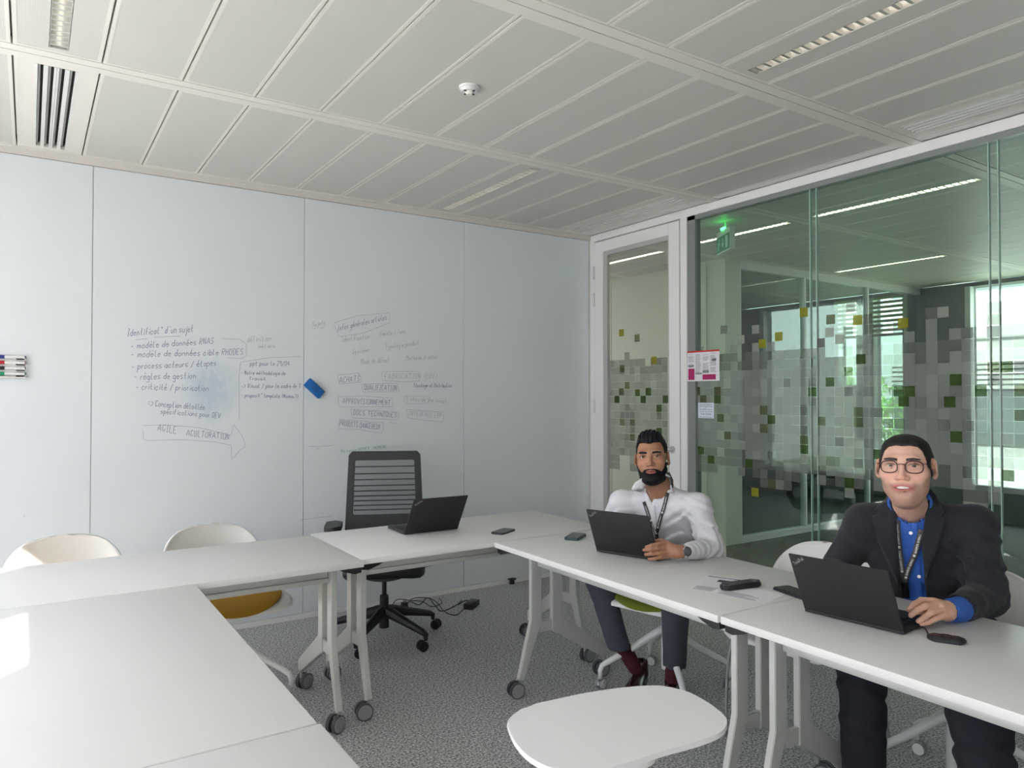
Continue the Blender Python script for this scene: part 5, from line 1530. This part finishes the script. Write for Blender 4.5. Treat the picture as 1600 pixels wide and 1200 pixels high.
t1 = skin_tint(Vb, fr1, (0.40, 0.205, 0.125), (0.36, 0.13, 0.11))
H1, _ = fingers([([(1043, 849, 3.100), (1028, 850.5, 3.078), (1018, 852.5, 3.072), (1010, 855, 3.076)], [0.0105, 0.0092, 0.0085, 0.0072]),
                 ([(1043, 856, 3.088), (1026, 857, 3.066), (1016, 858.5, 3.062), (1006.5, 859.5, 3.070)], [0.0105, 0.0092, 0.0085, 0.0072]),
                 ([(1044, 863, 3.080), (1028, 864.5, 3.060), (1018, 865.5, 3.058), (1009, 866.5, 3.068)], [0.0105, 0.0090, 0.0083, 0.0070]),
                 ([(1046, 869, 3.078), (1032, 871, 3.062), (1023, 872.5, 3.060), (1014, 873.5, 3.068)], [0.0098, 0.0080, 0.0075, 0.0064]),
                 ([(1052, 856, 3.110), (1040, 848, 3.125), (1033, 844.5, 3.135), (1026, 845, 3.140)], [0.0140, 0.0110, 0.0098, 0.0082])],
                [((1070, 862, 3.085), (1058, 862, 3.085), 0.025, 0.024), ((1058, 859, 3.088), (1044, 852, 3.095), 0.020, 0.0145), ((1058, 861, 3.084), (1045, 858, 3.086), 0.020, 0.015),
                 ((1058, 864, 3.082), (1046, 867, 3.082), 0.020, 0.0145)])
hc = wp(1038, 860, 3.09); Vh, Qh = surface(H1, hc - 0.13, hc + 0.13, 0.0018)
H1r = hand_world(Rw1 + np.array([-0.01, -0.03, 0]), (-0.35, -0.9, -0.1), (0, 0, 1), (-1, 0.3, 0)); Vr, Qr = surface(H1r, Rw1 - 0.2, Rw1 + 0.14, 0.0026)
flat = lambda Vv, c: np.tile(np.array(c), (len(Vv), 1)) * (1 + 0.10 * np.sin(Vv[:, :1] * 90) * np.sin(Vv[:, 2:3] * 110))
bo1 = to_obj('body', [(Vb, Qb), (Vh, Qh), (Vr, Qr)], M['skin'], man1, [t1, flat(Vh, (0.36, 0.175, 0.105)), flat(Vr, (0.36, 0.175, 0.105))])
# hair, beard, brows
def hair1(P):
    x, y, z = np.abs(P[:, 0]), P[:, 1], P[:, 2]
    line = 0.066 - 0.02 * sst(x, 0.045, 0.062) + 0.006 * sst(x, 0.0, 0.03) - 0.05 * sst(-y, -0.03, 0.06)
    top = sst(z - line, -0.006, 0.008)
    vol = 0.012 + 0.012 * sst(y, -0.02, 0.06) * sst(z, 0.07, 0.10)
    ridg = 0.0022 * np.sin(P[:, 0] * 330 + 22 * y + 3 * np.sin(y * 60)) + 0.0012 * np.sin(P[:, 0] * 760 + 40 * y)
    side = sst(z - (0.010 - 0.05 * sst(-y, 0.0, 0.05)), -0.004, 0.02) * (1 - sst(y, 0.035, 0.05)) * 0.008
    r_ = np.maximum(-0.006 + top * (vol * (1 - 0.75 * sst(x, 0.040, 0.068)) + 0.006 + ridg), -0.006 + side)
    return np.where((x > 0.0705) & (z < 0.035) & (y > -0.045) & (y < 0.03), -0.012, r_)
hair_piece('hair', hs1, hair1, fr1, 'hair', man1)
def beard1(P):
    x, y, z = np.abs(P[:, 0]), P[:, 1], P[:, 2]
    zl = np.interp(x, [0, 0.012, 0.030, 0.045, 0.058, 0.066, 0.074], [-0.0455, -0.0440, -0.0475, -0.058, -0.040, -0.012, 0.012])
    m_ = sst(zl - z, -0.001, 0.007) * sst(y, -0.015, 0.006)
    lip = 1 - sst(((x / 0.0215) ** 2 + ((z + 0.0615) / 0.0088) ** 2), 0.8, 1.3)
    soul = 1 - sst(x, 0.009, 0.016)
    m_ = m_ * (1 - lip)
    chin = sst(-z, 0.070, 0.108)
    n_ = 0.0009 * np.sin(P[:, 0] * 800) * np.sin(P[:, 2] * 620)
    return np.where((x > 0.0722) & (y < 0.02), -0.012, -0.005 + m_ * (0.0080 + 0.0125 * chin + n_))
hair_piece('beard', hs1, beard1, fr1, 'hair', man1, h=0.0022, lo=(-0.09, -0.03, -0.16), hi=(0.09, 0.13, 0.03))
def brow(th, z0=0.0270, arch=0.006):
    def f(P):
        x, y, z = np.abs(P[:, 0]), P[:, 1], P[:, 2]
        zc = z0 + arch * np.sin(np.clip((x - 0.006) / 0.046, 0, 1) * 2.6) - 0.002; hw = th * (1 - 0.5 * sst(x, 0.03, 0.055))
        m_ = (1 - sst(np.abs(z - zc), hw * 0.7, hw * 1.3)) * sst(x, 0.009, 0.014) * (1 - sst(x, 0.047, 0.056)) * sst(y, 0.04, 0.06)
        return -0.004 + 0.0062 * m_
    return f
hair_piece('eyebrows', hs1, brow(0.0050, 0.0245, 0.0040), fr1, 'hair', man1, h=0.0016, lo=(-0.07, 0.03, 0.005), hi=(0.07, 0.12, 0.055))
for s_ in (-1, 1): make_eye(man1, c1, A1, s1, s_, (0.018, 0.009, 0.005))

# shirt
sh1 = SDF()
sp = [np.array(p) for p in ((2.80, 2.54, 0.58), (2.70, 2.52, 0.72), (2.60, 2.50, 0.84), (2.51, 2.48, 0.93))]
sh1.add(s_ell(sp[3] - Tax1[:, 2] * 0.035, (0.165, 0.100, 0.115), Tax1)).add(s_ell(sp[2], (0.162, 0.110, 0.13), Tax1), 0.05)
sh1.add(s_ell(sp[1], (0.155, 0.108, 0.13), Tax1), 0.05).add(s_ell(sp[0], (0.165, 0.115, 0.09), Tax1), 0.05)
sh1.add(s_cone(Rs1 + np.array([0, 0, -0.005]), nb1 + np.array([0, 0, -0.012]), 0.054, 0.056), 0.03).add(s_cone(Ls1 + np.array([0, 0, -0.005]), nb1 + np.array([0, 0, -0.012]), 0.056, 0.056), 0.03)
sh1.add(s_cone(Rs1, Re1, 0.060, 0.050), 0.03).add(s_cone(Re1, Rw1, 0.050, 0.036), 0.015)
sh1.add(s_cone(Ls1, Le1, 0.064, 0.052), 0.03).add(s_cone(Le1, wp(1076, 861, 3.11), 0.051, 0.034), 0.015)
sh1.add(s_cone(nb1 + Tax1[:, 2] * 0.0, nb1 + Tax1[:, 2] * 0.050 - Tax1[:, 1] * 0.008, 0.072, 0.066), 0.02)
Tin1 = np.linalg.inv(Tax1)
vb1 = on_cloth(sh1, 1018, 790, 0.0)           # bottom of the open V
def vcut(P):
    q = (P - V3(vb1)) @ Tax1.astype(np.float32)
    w = 0.42 * q[:, 2]
    return np.maximum(np.maximum(np.abs(q[:, 0] + 0.10 * q[:, 2]) - w, -(q[:, 1] + 0.12)), -q[:, 2])
sh1.cut(vcut, 0.004)
sh1.cut(s_cone(nb1 - Tax1[:, 2] * 0.02, neck0 + Tax1[:, 2] * 0.1, 0.0585, 0.062), 0.004)
for args in ((Le1, 0.0075, 110, 90, -60, 0, 0.06), (Ls1 * .6 + Le1 * .4, 0.0055, 60, -40, 120, 1, 0.07), (Ls1 + np.array([-.05, .05, -.05]), 0.006, 20, 90, 90, 1, 0.05), (Rs1 - np.array([0, 0, .06]), 0.006, 60, 70, 90, 2, 0.06), (sp[2] + Tax1[:, 1] * .1, 0.006, 30, 60, 90, 0.5, 0.09), (sp[1] + Tax1[:, 1] * .1, 0.008, 20, 50, 120, 0.5, 0.10),
             (Lw1 + np.array([.08, .02, 0]), 0.0035, 140, 60, 20, 0, 0.05)): sh1.warp(folds(*args))
Vs, Qs = surface(sh1, (2.20, 2.05, 0.47), (3.0, 2.98, 1.08), 0.0050)
to_obj('shirt', [(Vs, Qs)], M['shirt_white'], man1)
patch('collar', sh1, [(1003, 747), (1009, 762), (1000, 768), (986, 765), (992, 754)], 0.006, 'shirt_white', man1, 0.004, 2, 3.33)
patch('collar', sh1, [(1040, 740), (1047, 745), (1053, 770), (1033, 769), (1037, 757)], 0.007, 'shirt_white', man1, 0.004, 2, 3.33)
patch('button_placket', sh1, [(1016, 792), (1023, 790), (1029, 845), (1030, 872), (1022, 872), (1020, 845)], 0.0025, 'shirt_white', man1, 0.002, 3, 3.4)
for (x, y) in ((1021, 806), (1024, 830), (1026, 852)):
    p = on_cloth(sh1, x, y, 0.006, 3.4); v = _O - p; v /= np.linalg.norm(v)
    B().cyl(tuple(p - v * 0.001), tuple(p + v * 0.001), 0.0055, n=14).build('button', M['case_white'], man1)
strap('lanyard', sh1, [(1044, 738), (1050, 750), (1050, 762)], 0.012, 0.009, 'lanyard', man1, fb=3.34)
strap('lanyard', sh1, [(1043, 770), (1038, 790), (1031, 812), (1026, 832)], 0.016, 0.006, 'lanyard', man1, fb=3.34, text='CAMPUS RIMBAUD', tmt='white_print')
strap('lanyard', sh1, [(1006, 784), (1013, 805), (1020, 822), (1026, 836), (1027, 850)], 0.015, 0.0065, 'lanyard', man1, fb=3.34, text='CAMPUS RIMBAUD', tmt='white_print')
# watch and ring
wc = wp(1067, 862, 3.08); ax_ = (wp(1058, 862, 3.085) - wp(1080, 861, 3.11)); ax_ /= np.linalg.norm(ax_)
b = B(); k1_ = np.cross(ax_, [0, 0, 1]); k1_ /= np.linalg.norm(k1_); k2_ = np.cross(ax_, k1_)
b.tube([tuple(wc + (k1_ * math.cos(a) * 1.05 + k2_ * math.sin(a)) * 0.0275) for a in np.linspace(0, 2 * math.pi, 25)], 0.006, n=8)
wt = b.build('wristwatch_band', M['chrome'], man1, smooth=True)
vv = _O - wc; vv /= np.linalg.norm(vv); vv = vv - ax_ * (vv @ ax_); vv /= np.linalg.norm(vv)
B().cyl(tuple(wc + vv * 0.026), tuple(wc + vv * 0.036), 0.019, n=28).build('watch_case', M['chrome'], wt, auto=30)
B().cyl(tuple(wc + vv * 0.036), tuple(wc + vv * 0.0368), 0.0155, n=28).build('watch_dial', M['watch'], wt)
rc_ = wp(1029, 864.3, 3.060); ra = wp(1044, 863, 3.080) - wp(1028, 864.5, 3.060); ra /= np.linalg.norm(ra); q1 = np.cross(ra, [0, 0, 1]); q1 /= np.linalg.norm(q1); q2 = np.cross(ra, q1)
B().tube([tuple(rc_ + (q1 * math.cos(a) + q2 * math.sin(a)) * 0.0102) for a in np.linspace(0, 2 * math.pi, 19)], 0.0013, n=6).build('finger_ring', M['gold'], man1, smooth=True)
# trousers, socks, shoes
tr1 = SDF(); K1 = np.array([2.36, 2.78, 0.535]); K2 = np.array([2.40, 2.31, 0.535]); hm1 = np.array([2.437, 2.726, 0.215]); hm2 = np.array([2.575, 2.485, 0.175])
tr1.add(s_cone((2.83, 2.64, 0.56), K1, 0.092, 0.066)).add(s_cone((2.82, 2.44, 0.56), K2, 0.092, 0.066), 0.02).add(s_ell((2.84, 2.54, 0.57), (0.12, 0.17, 0.10)), 0.04)
tr1.add(s_cone(K1, hm1, 0.064, 0.054), 0.02).add(s_cone(K2, hm2, 0.064, 0.052), 0.02)
tr1.cut(s_box(hm1 + np.array([0.02, -0.01, -0.095]), (0.12, 0.12, 0.08), 0.003), 0.004).cut(s_box(hm2 + np.array([0.01, 0.01, -0.095]), (0.11, 0.11, 0.08), 0.003), 0.004)
tr1.warp(folds(K1 + np.array([0.03, 0, -.02]), 0.005, 60, 0, 80, 0, 0.06)).warp(folds(hm2, 0.004, 90, 60, 30, 0, 0.08)).warp(folds(hm1, 0.003, 90, 60, 30, 0, 0.08))
Vt, Qt = surface(tr1, (2.2, 2.15, 0.10), (3.02, 2.92, 0.72), 0.0055); to_obj('trousers', [(Vt, Qt)], M['trouser_grey'], man1)
an1 = np.array([2.535, 2.715, 0.095]); an2 = np.array([2.60, 2.52, 0.09])
for hm_, an_ in ((hm1, an1), (hm2, an2)):
    so = SDF(); so.add(s_cone(hm_ + np.array([0, 0, .03]), an_, 0.040, 0.036))
    Vt, Qt = surface(so, (2.36, 2.38, 0.04), (2.72, 2.84, 0.30), 0.0035); to_obj('sock', [(Vt, Qt)], M['sock'], man1)
shoe(man1, (2.60, 2.735, 0.008), (2.40, 2.60, 0.008)); shoe(man1, (2.645, 2.56, 0.008), (2.45, 2.40, 0.008))

# ================================================================== man in the dark jacket
man2 = empty('person', (2.75, 1.38, 0), label='person with glasses, dark blazer over a blue shirt, smiling behind a laptop', cat='person')
fr2 = head_frame(1409.5, 727.5, 2.36, 1.05, dyaw=R(-7), dpitch=R(0), droll=R(1))
c2_, A2, s2 = fr2
c2_ = c2_ - A2 @ np.array([0, 0.085, 0.008]) * s2; fr2 = (c2_, A2, s2)
hs2 = head_sdf(1.0, 1.02, 0.019); L2f = tolocal(*fr2)
neck2 = c2_ + A2 @ np.array([0, -0.020, -0.075]); nb2 = wp(1424, 800, 2.555)
Rs2 = wp(1352, 818, 2.63); Ls2 = wp(1522, 823, 2.49)
Re2 = np.array([2.60, 1.645, 0.80]); Rw2 = np.array([2.42, 1.56, 0.785]); Le2 = wp(1541, 932, 2.45); Lw2 = wp(1487, 955, 2.275)
sp = [np.array(p) for p in ((2.86, 1.42, 0.58), (2.78, 1.40, 0.72), (2.70, 1.385, 0.86), (2.63, 1.365, 0.97))]
Tax2 = torso_axes((-0.87, -0.49, -0.35), (-0.25, -0.06, 0.42))
body2 = SDF(); body2.add(lambda P: hs2(L2f(P)) * s2)
body2.add(s_cone(neck2, nb2 + Tax2[:, 2] * 0.01, 0.052, 0.056), 0.025).add(s_ell(nb2 - Tax2[:, 2] * 0.075 - Tax2[:, 1] * 0.02, (0.12, 0.07, 0.07), Tax2), 0.02)
body2.add(s_ell(c2_ + A2 @ np.array([0, 0.025, -0.105]) * s2, (0.036, 0.040, 0.022), A2), 0.03)
lo_ = c2_ + np.array([-0.17, -0.17, -0.30]); hi_ = c2_ + np.array([0.33, 0.28, 0.16])
Vb, Qb = surface(body2, lo_, hi_, 0.0024)
t2 = skin_tint(Vb, fr2, (0.70, 0.42, 0.32), (0.50, 0.16, 0.15), stub=0.75, lipw=0.031)
H2, _ = fingers([([(1457, 939, 2.255), (1440, 938, 2.245), (1429, 944, 2.240), (1420.5, 953, 2.240)], [0.0105, 0.0098, 0.0090, 0.0078]),
                 ([(1464, 945, 2.235), (1446, 947, 2.215), (1434, 953, 2.212), (1423.5, 961.5, 2.216)], [0.0108, 0.0100, 0.0092, 0.0080]),
                 ([(1470, 953, 2.225), (1455, 957, 2.205), (1445, 964, 2.205), (1435, 970.5, 2.212)], [0.0105, 0.0096, 0.0088, 0.0076]),
                 ([(1474, 962, 2.225), (1461, 967, 2.212), (1451, 972, 2.212), (1440, 975, 2.216)], [0.0098, 0.0088, 0.0080, 0.0068]),
                 ([(1470, 952, 2.262), (1452, 953, 2.262), (1438, 955, 2.256), (1425, 957, 2.250)], [0.0150, 0.0120, 0.0105, 0.0088])],
                [((1497, 957, 2.300), (1480, 954, 2.270), 0.028, 0.026), ((1478, 951, 2.265), (1460, 942, 2.252), 0.022, 0.015), ((1478, 953, 2.262), (1466, 947, 2.240), 0.022, 0.016),
                 ((1478, 956, 2.258), (1471, 954, 2.232), 0.022, 0.016), ((1480, 959, 2.255), (1475, 962, 2.232), 0.020, 0.014)])
hc = wp(1452, 955, 2.24); Vh, Qh = surface(H2, hc - 0.13, hc + 0.14, 0.0018)
H2r = hand_world(Rw2 + np.array([-0.02, -0.01, 0]), (-0.75, -0.60, -0.1), (0, 0, 1), (-0.5, -0.9, 0)); Vr, Qr = surface(H2r, Rw2 - 0.22, Rw2 + 0.16, 0.0026)
to_obj('body', [(Vb, Qb), (Vh, Qh), (Vr, Qr)], M['skin'], man2, [t2, flat(Vh, (0.66, 0.38, 0.28)), flat(Vr, (0.66, 0.38, 0.28))])
def hair2(P):
    x, y, z = np.abs(P[:, 0]), P[:, 1], P[:, 2]
    line = np.interp(x, [0, 0.02, 0.040, 0.052, 0.060, 0.064, 0.072], [0.066, 0.068, 0.064, 0.050, 0.028, 0.006, -0.012])
    line = line - 0.02 * sst(-y, -0.03, 0.0) - 0.06 * sst(-y, 0.02, 0.06)
    m_ = sst(z - line, -0.002, 0.006)
    n_ = 0.0008 * np.sin(P[:, 0] * 500 + 80 * y) * np.sin(y * 420)
    ear = 1 - sst(x, 0.0725, 0.0745) * (z < 0.033) * (y > -0.04)
    return -0.006 + m_ * ear * (0.0085 + 0.0065 * sst(z, 0.05, 0.09) + n_)
hair_piece('hair', hs2, hair2, fr2, 'hair2', man2)
hair_piece('eyebrows', hs2, brow(0.0042, 0.0265, 0.0040), fr2, 'hair2', man2, h=0.0016, lo=(-0.07, 0.03, 0.005), hi=(0.07, 0.12, 0.055))
for s_ in (-1, 1): make_eye(man2, c2_, A2, s2, s_, (0.020, 0.010, 0.006))
hl = lambda p: tuple(c2_ + A2 @ (np.array(p, float) * s2))
b = B(); n_ = 16; la = []; lb_ = []
for k in range(n_ + 1):
    a = -1 + 2 * k / n_; x = a * 0.0225; y = 0.0900 - 0.0050 * a * a; la.append(Vector(hl((x, y, -0.0550 + 0.0040 * a * a)))); lb_.append(Vector(hl((x, y - 0.001, -0.0632 + 0.0055 * a * a))))
b.quadstrip(la, lb_); b.build('teeth', M['teeth'], man2, smooth=True)
# glasses
gb = B()
for s_ in (-1, 1):
    pts = []
    for k in range(33):
        a = 2 * math.pi * k / 32; ca_, sa_ = math.cos(a), math.sin(a); e_ = 2 / 2.6
        xx = 0.0235 * math.copysign(abs(ca_) ** e_, ca_); zz = 0.0185 * math.copysign(abs(sa_) ** e_, sa_)
        zz = zz * (1 - 0.0 * xx); pts.append(hl((s_ * 0.0345 + xx, 0.1035 - 4.0 * (s_ * 0.0345 + xx) ** 2, 0.004 + zz)))
    gb.tube(pts, 0.0019, n=8)
    gb.tube([hl((s_ * 0.0575, 0.0905, 0.014)), hl((s_ * 0.070, 0.078, 0.015)), hl((s_ * 0.0775, 0.03, 0.013)), hl((s_ * 0.0795, -0.010, 0.010))], 0.0011, n=6)
gb.tube([hl((0.0125, 0.1030, 0.010)), hl((0.004, 0.1075, 0.0125)), hl((-0.004, 0.1075, 0.0125)), hl((-0.0125, 0.1030, 0.010))], 0.0014, n=8)
gl_ = gb.build('glasses', M['glasses'], man2, smooth=True)
for s_ in (-1, 1):
    b = B(); pts = []
    for k in range(24):
        a = 2 * math.pi * k / 24; ca_, sa_ = math.cos(a), math.sin(a); e_ = 2 / 2.6
        xx = 0.0225 * math.copysign(abs(ca_) ** e_, ca_); zz = 0.0175 * math.copysign(abs(sa_) ** e_, sa_); pts.append(b.bm.verts.new(hl((s_ * 0.0345 + xx, 0.1030 - 4.0 * (s_ * 0.0345 + xx) ** 2, 0.004 + zz))))
    b.bm.faces.new(pts); b.build('lens', M['lens'], gl_)
# blue shirt under the jacket
core = lambda g: [s_ell(sp[3] - Tax2[:, 2] * 0.02, (0.175 + g, 0.100 + g, 0.105 + g), Tax2), s_ell(sp[2], (0.175 + g, 0.120 + g, 0.13 + g), Tax2), s_ell(sp[1], (0.172 + g, 0.130 + g, 0.13 + g), Tax2), s_ell(sp[0], (0.175 + g, 0.130 + g, 0.10 + g), Tax2)]
shb = SDF()
for f_ in core(-0.012): shb.add(f_, 0.05)
shb.add(s_cone(nb2 - Tax2[:, 2] * 0.03, nb2 + Tax2[:, 2] * 0.035, 0.082, 0.072), 0.02).cut(s_cone(nb2 - Tax2[:, 2] * 0.03, neck2 + Tax2[:, 2] * 0.1, 0.058, 0.064), 0.004)
vb2 = on_cloth(shb, 1428, 816, 0.0)
def vcut2(P):
    q = (P - V3(vb2)) @ Tax2.astype(np.float32); return np.maximum(np.maximum(np.abs(q[:, 0] + 0.05 * q[:, 2]) - 0.62 * q[:, 2], -(q[:, 1] + 0.12)), -q[:, 2])
shb.cut(vcut2, 0.004)
cuf = (wp(1482, 954, 2.272), wp(1500, 952, 2.315)); shb.add(s_cone(cuf[0], cuf[1], 0.034, 0.040), 0.002)
shb.cut(s_cone(wp(1470, 953, 2.245), wp(1484, 954, 2.277), 0.028, 0.029), 0.002)
shb.warp(folds(sp[2] + Tax2[:, 1] * .1, 0.003, 60, 50, 20, 0.5, 0.1))
Vs, Qs = surface(shb, (2.22, 1.0, 0.50), (3.05, 1.75, 1.14), 0.0050); to_obj('shirt', [(Vs, Qs)], M['shirt_blue'], man2)
# jacket
jk = SDF()
for f_ in core(0.006): jk.add(f_, 0.05)
jk.add(s_cone(Rs2, nb2 - Tax2[:, 2] * 0.035, 0.064, 0.074), 0.03).add(s_cone(Ls2, nb2 - Tax2[:, 2] * 0.035, 0.066, 0.074), 0.03)
jk.add(s_cone(Rs2, Re2, 0.070, 0.058), 0.03).add(s_cone(Re2, Rw2 + np.array([.02, 0, 0]), 0.058, 0.045), 0.012)
jk.add(s_cone(Ls2, Le2, 0.072, 0.062), 0.03).add(s_cone(Le2, wp(1500, 951, 2.325), 0.061, 0.046), 0.012)
jk.add(s_cone(nb2 - Tax2[:, 1] * 0.015 - Tax2[:, 2] * 0.02, nb2 - Tax2[:, 1] * 0.030 + Tax2[:, 2] * 0.028, 0.085, 0.074), 0.02)
jk.add(s_cone(sp[0] + np.array([0.02, -0.14, 0.02]), sp[0] + np.array([0.10, -0.26, -0.06]), 0.06, 0.03), 0.03)
# opening: from the neck sides down to a point below the table line, following the lapel edges seen in the photograph
eL = [(1394, 775), (1399, 800), (1402, 850), (1405, 900), (1412, 940)]; eR = [(1452, 765), (1447, 800), (1440, 850), (1445, 900), (1450, 945)]
def jcut(P):
    q = P.astype(np.float64) - _O; z_ = q @ _F; px = 800 + FPX * (q @ _Rt) / z_; py = 600 - FPX * (q @ _U) / z_
    l_ = np.interp(py, [p[1] for p in eL], [p[0] for p in eL]); r_ = np.interp(py, [p[1] for p in eR], [p[0] for p in eR])
    dd = np.maximum(l_ - px, px - r_) * z_ / FPX
    fr_ = -((P - V3(sp[2])) @ Tax2[:, 1].astype(np.float32) + 0.0)
    return np.maximum(dd, fr_).astype(np.float32)
jk.cut(jcut, 0.004)
jk.cut(s_cone(nb2 - Tax2[:, 2] * 0.05, neck2 + Tax2[:, 2] * 0.1, 0.068, 0.078), 0.004)
jk.cut(s_cone(wp(1470, 953, 2.25), wp(1508, 950, 2.345), 0.038, 0.040), 0.002)
for args in ((Le2, 0.009, 70, 70, -60, 0, 0.08), (Ls2 * .5 + Le2 * .5, 0.008, 50, -40, 90, 1, 0.08), (Ls2 + np.array([-.04, .05, -.06]), 0.007, 30, 70, 70, 1, 0.05), (Re2 + np.array([0, 0, .06]), 0.006, 60, 40, 70, 2, 0.07), (sp[2] + Tax2[:, 1] * .1, 0.003, 50, 20, 30, 0.5, 0.1)): jk.warp(folds(*args))
Vs, Qs = surface(jk, (2.22, 0.93, 0.47), (3.08, 1.86, 1.16), 0.0052); to_obj('jacket', [(Vs, Qs)], M['jacket'], man2)
jf = SDF()
for f_ in core(0.006): jf.add(f_, 0.05)
jf.add(s_cone(Rs2, nb2 - Tax2[:, 2] * 0.035, 0.064, 0.074), 0.03).add(s_cone(Ls2, nb2 - Tax2[:, 2] * 0.035, 0.066, 0.074), 0.03)
jf.add(s_cone(nb2 - Tax2[:, 1] * 0.015 - Tax2[:, 2] * 0.02, nb2 - Tax2[:, 1] * 0.030 + Tax2[:, 2] * 0.028, 0.085, 0.074), 0.02)
patch('lapel', jf, [(1393, 772), (1382, 783), (1366, 797), (1374, 802), (1362, 806), (1372, 845), (1404, 915), (1403, 860), (1400, 800)], 0.006, 'jacket', man2, 0.008, 2, 2.5)
patch('lapel', jf, [(1453, 763), (1462, 775), (1474, 800), (1468, 806), (1476, 812), (1470, 840), (1446, 905), (1440, 855), (1447, 800)], 0.006, 'jacket', man2, 0.008, 2, 2.5)
patch('collar', shb, [(1394, 782), (1398, 802), (1412, 817), (1422, 814), (1408, 800), (1399, 786)], 0.010, 'shirt_blue', man2, 0.004, 2, 2.5)
patch('collar', shb, [(1452, 770), (1449, 795), (1442, 812), (1429, 815), (1440, 797), (1446, 780)], 0.010, 'shirt_blue', man2, 0.004, 2, 2.5)
patch('button_placket', shb, [(1424, 817), (1433, 817), (1443, 945), (1432, 945)], 0.002, 'shirt_blue', man2, 0.002, 3, 2.5)
for (x, y) in ((1423, 833), (1436, 901)):
    p = on_cloth(shb, x, y, 0.006, 2.5); v = _O - p; v /= np.linalg.norm(v)
    B().cyl(tuple(p - v * 0.001), tuple(p + v * 0.0015), 0.0058, n=16).build('button', M['case_white'], man2)
strap('lanyard', shb, [(1401, 812), (1404, 850), (1409, 890), (1412, 912)], 0.019, 0.008, 'lanyard2', man2, fb=2.5, text='CAMPUS RIMBAUD', tmt='white_print')
strap('lanyard', shb, [(1440, 828), (1430, 865), (1418, 893), (1413, 912)], 0.019, 0.009, 'lanyard2', man2, fb=2.5, text='CAMPUS RIMBAUD', tmt='white_print')
strap('lanyard_clip', shb, [(1412, 910), (1414, 922), (1415, 934)], 0.026, 0.012, 'black_plastic', man2, fb=2.5)
tr2 = SDF(); tr2.add(s_cone((2.88, 1.52, 0.56), (2.375, 1.43, 0.535), 0.10, 0.082)).add(s_cone((2.86, 1.28, 0.56), (2.29, 1.02, 0.535), 0.10, 0.082), 0.02).add(s_ell((2.90, 1.40, 0.57), (0.13, 0.19, 0.11)), 0.04)
tr2.add(s_cone((2.375, 1.43, 0.53), (2.36, 1.41, 0.10), 0.078, 0.066), 0.02).add(s_cone((2.29, 1.02, 0.53), (2.30, 0.98, 0.10), 0.078, 0.066), 0.02)
tr2.cut(s_box((2.35, 1.2, 0.02), (0.5, 0.6, 0.07), 0.003), 0.004)
tr2.warp(folds((2.36, 1.42, 0.45), 0.005, 60, 0, 60, 0, 0.12)).warp(folds((2.30, 1.0, 0.42), 0.007, 60, 30, 60, 0, 0.12))
Vt, Qt = surface(tr2, (2.12, 0.82, 0.04), (3.1, 1.72, 0.73), 0.0058); to_obj('trousers', [(Vt, Qt)], M['trouser_navy'], man2)
shoe(man2, (2.42, 1.44, 0.008), (2.17, 1.33, 0.008), 'black_plastic'); shoe(man2, (2.36, 1.00, 0.008), (2.10, 0.93, 0.008), 'black_plastic')
for r_ in (man1, man2):
    for o in r_.children: P0(o, r_)
for r_ in (): pass
